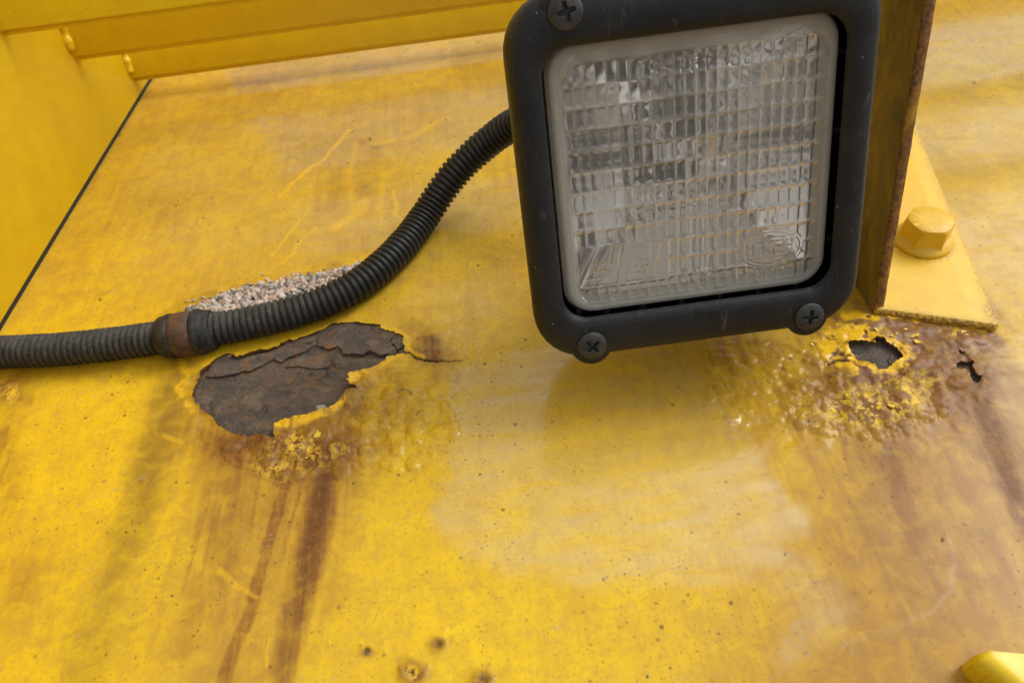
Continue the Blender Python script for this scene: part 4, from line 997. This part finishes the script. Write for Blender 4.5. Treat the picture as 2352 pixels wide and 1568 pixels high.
# foot: flat leg on the panel
f1 = hit(2013, 722, 0); f2 = hit(2297, 764, 0); f3 = hit(2110, 310, 0)
foot_poly = [(BX0 + 0.2, f1[1] - 1.0), (BX0 + 6, f1[1] - 3.0), (f2[0] - 2.5, f2[1] + 0.6), (f2[0], f2[1] + 2.2), (f3[0] + 1, f3[1] + 8), (BX0 + 0.2, f3[1] + 8)]
FT = 4.2; FBX, FBY = hit(2118, 552, FT)
def foot_h(u, v, d):
    r = 1.7; q = np.clip(d, 0, r)
    hh = FT - r + np.sqrt(r * r - (r - q) ** 2)
    right = sstep(12, 0, poly_sdf(u, v, np.array([f2, f3, f3 + [5, 0], f2 + [5, 0]])))
    return hh * (1 - 0.55 * right * sstep(-5, 40, v - f2[1])) + 0.08 * (fbm(u / 6, v / 6, 3, 3) - 0.5)
def mat_foot():
    k = NT('yellow_foot_paint')
    mid = k.noise(14, 5, 0.6, 0.4); fine = k.noise(1.6, 5, 0.7, w=5); e = k.attr('wear')
    c = k.mix(k.map(mid, 0.35, 0.65), (0.80, 0.51, 0.03), (0.74, 0.44, 0.03))
    c = k.mix(k.math('MULTIPLY', k.map(fine, 0.58, 0.75), 0.35), c, (0.42, 0.22, 0.03))
    v = k.voro(6, w=2); col = k.voro(6, out='Color', w=2)
    c = k.mix(k.math('MULTIPLY', k.math('MULTIPLY', k.map(v, 0.055, 0.03), k.map(col, 0.5, 0.55)), 0.8), c, (0.12, 0.05, 0.02))
    w_ = k.math('MULTIPLY', e, k.map(fine, 0.38, 0.6))
    c = k.mix(w_, c, (0.20, 0.09, 0.025))
    k.set(Base_Color=c, Roughness=0.42, Normal=k.bump(fine, 0.2, 0.0005))
    return k.m
M['foot'] = mat_foot()
patch('foot', foot_poly, 0.6, foot_h, FT + 0.8, M['foot'], brk, attrs={'wear': lambda u, v, d: np.clip(sstep(1.4, 0.2, d) * 1.0 * (v < f1[1] + 6) + sstep(4.5, 0.5, d) * 0.45 + 0.5 * np.exp(-((np.hypot(u - FBX, v - FBY) - 14.0) / 1.6) ** 2) + blob(u, v, f2[0] - 1, f2[1] + 7, 3.5, 6) * 0.8, 0, 1)})

# ================================================================== BOLT
bc = hit(2118, 552, FT); bc3 = S3(np.array(bc[0]), np.array(bc[1]), FT - 0.2)
ba = float(np.interp(bc[1], pS, pA)); bn = np.array([0, -math.sin(ba), math.cos(ba)])
bolt = thing('hex_bolt', bc3, 'yellow painted hex bolt with round flange on the bracket foot', 'bolt')
revolve('bolt_flange', [(0, 13.0), (1.0, 13.3), (2.0, 12.8), (3.2, 11.2), (4.4, 9.6), (4.4, 1)], bc3, bn, M['bolt'], bolt, seg=56, sharp=60)
a_, u_, v_ = frame_of(bn); ph = math.radians(14)
def hexloop(t, R, chamf=0):
    pts = []
    for i in range(36):
        an = i * math.pi / 18; k6 = ((an + math.pi / 6) % (math.pi / 3)) - math.pi / 6
        r = R * math.cos(math.pi / 6) / math.cos(k6)
        if chamf: r = min(r, chamf)
        pts.append(bc3 + a_ * t + r * (math.cos(an + ph) * u_ + math.sin(an + ph) * v_))
    return np.array(pts)
loft('bolt_head', [hexloop(3.0, 11.6), hexloop(3.9, 11.2), hexloop(11.0, 11.0), hexloop(12.0, 10.95, 10.5), hexloop(12.7, 10.9, 9.8), hexloop(13.0, 10.9, 9.3), hexloop(13.0, 11, 4.0), hexloop(13.0, 11, 0.1)], M['bolt'], bolt, sharp=48, cap1=True)

# ================================================================== CONDUIT
path_on = [(-90, 812), (-40, 811), (0, 808), (60, 807), (120, 804), (200, 797), (290, 786), (370, 775), (430, 767), (490, 757), (560, 745), (620, 732), (690, 713), (750, 693), (800, 671), (850, 637), (898, 594), (940, 549)]
HR = 7.9
cl = []
for i, (x, y) in enumerate(path_on):
    h = HR + 0.2
    if 330 < x < 540: h += 2.0 * math.exp(-((x - 435) / 60) ** 2)
    q = hit(x, y, h); cl.append(S3(np.array(q[0]), np.array(q[1]), h))
def at_depth(px, py, w): d = ray(px, py); return d * w
for px, py, w in ((976, 498, 388), (1009, 446, 386), (1037, 402, 384), (1093, 350, 381), (1143, 308, 376), (1200, 272, 366), (1270, 250, 350), (1340, 255, 338)):
    cl.append(at_depth(px, py, w))
cl = np.array(cl)
def catmull(P, step):
    out = []
    P = np.concatenate([[2 * P[0] - P[1]], P, [2 * P[-1] - P[-2]]])
    for i in range(1, len(P) - 2):
        n = max(2, int(np.linalg.norm(P[i + 1] - P[i]) / 0.5))
        for j in range(n):
            t = j / n
            out.append(0.5 * (2 * P[i] + (P[i + 1] - P[i - 1]) * t + (2 * P[i - 1] - 5 * P[i] + 4 * P[i + 1] - P[i + 2]) * t * t + (3 * P[i] - P[i - 1] - 3 * P[i + 1] + P[i + 2]) * t ** 3))
    out = np.array(out)
    for _ in range(900):                                  # relax the hand-read points
        out[1:-1] = 0.5 * out[1:-1] + 0.25 * (out[:-2] + out[2:])
    L = np.concatenate([[0], np.cumsum(np.linalg.norm(np.diff(out, axis=0), axis=1))])
    tt = np.arange(0, L[-1], step)
    return np.stack([np.interp(tt, L, out[:, k]) for k in range(3)], 1), tt
PITCHR = 3.05
ctr, tl = catmull(cl, PITCHR / 10)
T = np.gradient(ctr, axis=0); T /= np.linalg.norm(T, axis=1)[:, None]
nrm = np.array([0, 0, 1.0]); Nn = []
for t in T:
    nrm = nrm - t * (nrm @ t); nrm /= np.linalg.norm(nrm); Nn.append(nrm)
Nn = np.array(Nn); Bn = np.cross(T, Nn)
ph_ = (tl / PITCHR) % 1.0
prof = sstep(0.0, 0.16, ph_) * (1 - sstep(0.68, 0.84, ph_)); prof = prof * (0.88 + 0.12 * np.sin(np.clip((ph_ - 0.1) / 0.66, 0, 1) * math.pi))
rad = 6.75 + 1.25 * prof + 0.06 * np.sin(tl * 0.37)
SEG = 40; an = np.arange(SEG) * 2 * math.pi / SEG
Vh = ctr[:, None] + rad[:, None, None] * (np.cos(an)[None, :, None] * Nn[:, None] + np.sin(an)[None, :, None] * Bn[:, None])
ii = np.arange(len(ctr) - 1)[:, None] * SEG; jj = np.arange(SEG)[None]; j2 = (jj + 1) % SEG
Fh = np.stack([(ii + jj).ravel(), (ii + j2).ravel(), (ii + SEG + j2).ravel(), (ii + SEG + jj).ravel()], 1)
hx, hy = to_px(ctr); dst = (1 - sstep(560, 900, hx)) * 0.75 + 0.12
dst = dst[:, None] * (0.65 + 0.35 * np.cos(an)[None])
conduit = build('corrugated_conduit', Vh.reshape(-1, 3), Fh, M['hose'], None, attrs={'dust': np.clip(dst, 0, 1).ravel(), 'valley': np.repeat(1 - prof, SEG)})
tag(conduit, 'black corrugated cable conduit snaking across the panel to the lamp', 'conduit')

# clamp holding it
ci = int(np.argmin(abs(hx - 432))); cc = ctr[ci]; cT = T[ci]
clamp = thing('hose_clamp', cc, 'rusty steel band clamp with black rubber lining round the conduit', 'clamp')
revolve('metal_band', [(-6.5, 9.0), (-6.0, 10.1), (-3, 10.5), (1, 10.6), (4.0, 10.3), (5.0, 9.0)], cc, cT, M['clamp'], clamp, seg=56, cap=False)
revolve('rubber_lining', [(-13, 7.4), (-12.6, 8.7), (-11.2, 9.7), (-9.0, 10.0), (-7.4, 10.6), (-6.0, 10.5), (-5.2, 9.0)], cc, cT, M['rubber'], clamp, seg=56, cap=False)
revolve('rubber_lining', [(4.0, 9.0), (4.4, 10.6), (5.4, 11.1), (6.6, 10.9), (7.4, 10.2), (8.4, 10.3), (9.2, 10.0), (10.0, 9.6), (11.6, 9.5), (12.4, 9.0), (12.8, 7.2)], cc, cT, M['rubber'], clamp, seg=56, cap=False)

# ================================================================== GRAVEL caught behind the conduit
import bmesh
ico = []
for k in range(7):
    bm = bmesh.new(); bmesh.ops.create_icosphere(bm, subdivisions=2, radius=1)
    vv = np.array([v.co[:] for v in bm.verts]); ff = np.array([[v.index for v in f.verts] for f in bm.faces]); bm.free()
    g = np.random.default_rng(50 + k)
    dirs = g.normal(size=(9, 3)); dirs /= np.linalg.norm(dirs, axis=1)[:, None]
    lim = g.uniform(0.55, 0.95, 9)
    for d_, l_ in zip(dirs, lim):                        # chip flat facets off
        t = vv @ d_; over = t > l_; vv[over] -= np.outer(t[over] - l_, d_)
    ico.append((vv, ff))
pal = np.array([(0.48, 0.35, 0.27), (0.52, 0.44, 0.36), (0.42, 0.27, 0.20), (0.56, 0.50, 0.43), (0.34, 0.29, 0.25), (0.46, 0.40, 0.35), (0.10, 0.10, 0.105), (0.22, 0.21, 0.20), (0.55, 0.38, 0.29), (0.40, 0.36, 0.33)])
hsx = [hit(x, y, 2.0) for x, y in ((380, 757), (430, 748), (490, 735), (560, 722), (620, 708), (690, 688), (750, 668), (800, 645), (845, 615))]
hsx = np.array(hsx)                                      # the conduit's uphill foot line, panel mm
upx = np.array([hit(x, y) for x, y in ((380, 738), (440, 708), (495, 686), (535, 668), (570, 657), (640, 648), (700, 634), (770, 622), (835, 604))])
Vg, Fg, Cg = [], [], []; off = 0
def add_stone(p3, r, col, k):
    global off
    vv, ff = ico[k]; q = rng.normal(size=4); q /= np.linalg.norm(q)
    w, x, y, z = q
    R = np.array([[1 - 2 * (y * y + z * z), 2 * (x * y - z * w), 2 * (x * z + y * w)], [2 * (x * y + z * w), 1 - 2 * (x * x + z * z), 2 * (y * z - x * w)], [2 * (x * z - y * w), 2 * (y * z + x * w), 1 - 2 * (x * x + y * y)]])
    sc = r * np.array([rng.uniform(0.9, 1.35), rng.uniform(0.75, 1.1), rng.uniform(0.6, 0.9)])
    Vg.append(p3 + (vv * sc) @ R.T); Fg.append(ff + off); Cg.append(np.tile(col, (len(vv), 1))); off += len(vv)
for i in range(1500):
    x = rng.uniform(upx[0][0], upx[-1][0])
    s_lo = np.interp(x, hsx[:, 0], hsx[:, 1]) - 5; s_hi = np.interp(x, upx[:, 0], upx[:, 1]) - 1.0
    if s_hi <= s_lo: continue
    t = rng.random(); s_ = s_lo + (s_hi - s_lo) * t
    if t > 0.93 and rng.random() < 0.6: continue
    hmax = min(5.5, (s_hi - s_lo) * 0.28) * (1 - t) ** 0.9
    r = rng.uniform(0.75, 1.75) if rng.random() < 0.85 else rng.uniform(1.7, 2.4)
    h = 0.6 * r + rng.random() ** 0.4 * max(hmax, 0)
    col = pal[rng.integers(len(pal))] * rng.uniform(0.75, 1.15) if rng.random() > 0.06 else np.array([0.035, 0.036, 0.04])
    add_stone(S3(np.array(x), np.array(s_), h), r, np.clip(col, 0, 0.8), rng.integers(7))
for i in range(70):                                       # strays
    j = rng.random(); x = upx[0][0] + (upx[-1][0] - upx[0][0]) * j; s_ = np.interp(x, upx[:, 0], upx[:, 1]) + rng.exponential(1.6) - 0.5
    add_stone(S3(np.array(x), np.array(s_), 0.5), rng.uniform(0.5, 1.1), pal[rng.integers(len(pal))], rng.integers(7))
gr = build('gravel', np.concatenate(Vg), [np.concatenate(Fg)], M['gravel'], None, smooth=False, attrs={'col': np.concatenate(Cg)})
gr['kind'] = 'stuff'; gr['label'] = 'pinkish grey fine gravel banked up behind the conduit'; gr['category'] = 'gravel'
# two loose pebbles lying in the big rust hole
for (px, py, r, label, col) in ((*conv([(1112, 772)], *Z3)[0], 2.5, 'pale grey pebble lying in the large rust hole, the upper of two', (0.26, 0.235, 0.21)), (*conv([(1078, 808)], *Z3)[0], 2.2, 'pinkish pebble half under the broken paint lip, the lower of two', (0.28, 0.20, 0.17))):
    q = hit(px, py, -0.6); vv, ff = ico[2]
    pv = S3(np.array(q[0]), np.array(q[1]), -0.4) + vv * np.array([r * 1.1, r * 0.8, r * 0.8])
    o = build('pebble', pv, [ff], M['gravel'], None, smooth=False, attrs={'col': np.tile(col, (len(vv), 1))}); tag(o, label, 'pebble', 'loose pebbles in the rust hole')

# ================================================================== BENT LUG, lower right corner
lug_h = 13.0
le = [hit(2246, 1497, lug_h), hit(2275, 1494, lug_h), hit(2352, 1499, lug_h), hit(2460, 1500, lug_h), hit(2460, 1700, lug_h), hit(2400, 1650, lug_h), hit(2312, 1568, lug_h), hit(2245, 1515, lug_h)]
le = np.array(le); lug3 = S3(np.array(le[0][0]), np.array(le[0][1]))
lug = thing('bent_lug', lug3, 'bright yellow rounded sheet metal lug at the lower right corner', 'lug')
le_c = np.array([le[0], le[7], le[6], le[5]])
def lug_fn(u, v, d):
    dl_ = np.minimum.reduce([np.abs(poly_sdf(u, v, np.array([le_c[i], le_c[i + 1], le_c[i + 1] + 1e-3]))) for i in range(3)])
    r = 4.5; q = np.clip(dl_, 0, r)
    return lug_h - r * 1.1 + 1.1 * np.sqrt(np.clip(r * r - (r - q) ** 2, 0, None)) - 0.7 * sstep(4, 14, dl_)
patch('bent_plate', le, 0.5, lug_fn, lug_h - 4.5, M['plate'], lug)

# settle every mesh (topology check, normals) before rendering
for me in bpy.data.meshes:
    me.validate(); me.update()
    if len(me.vertices): me.vertex_normals[0].vector; me.polygon_normals[0].vector
bpy.context.view_layer.update()
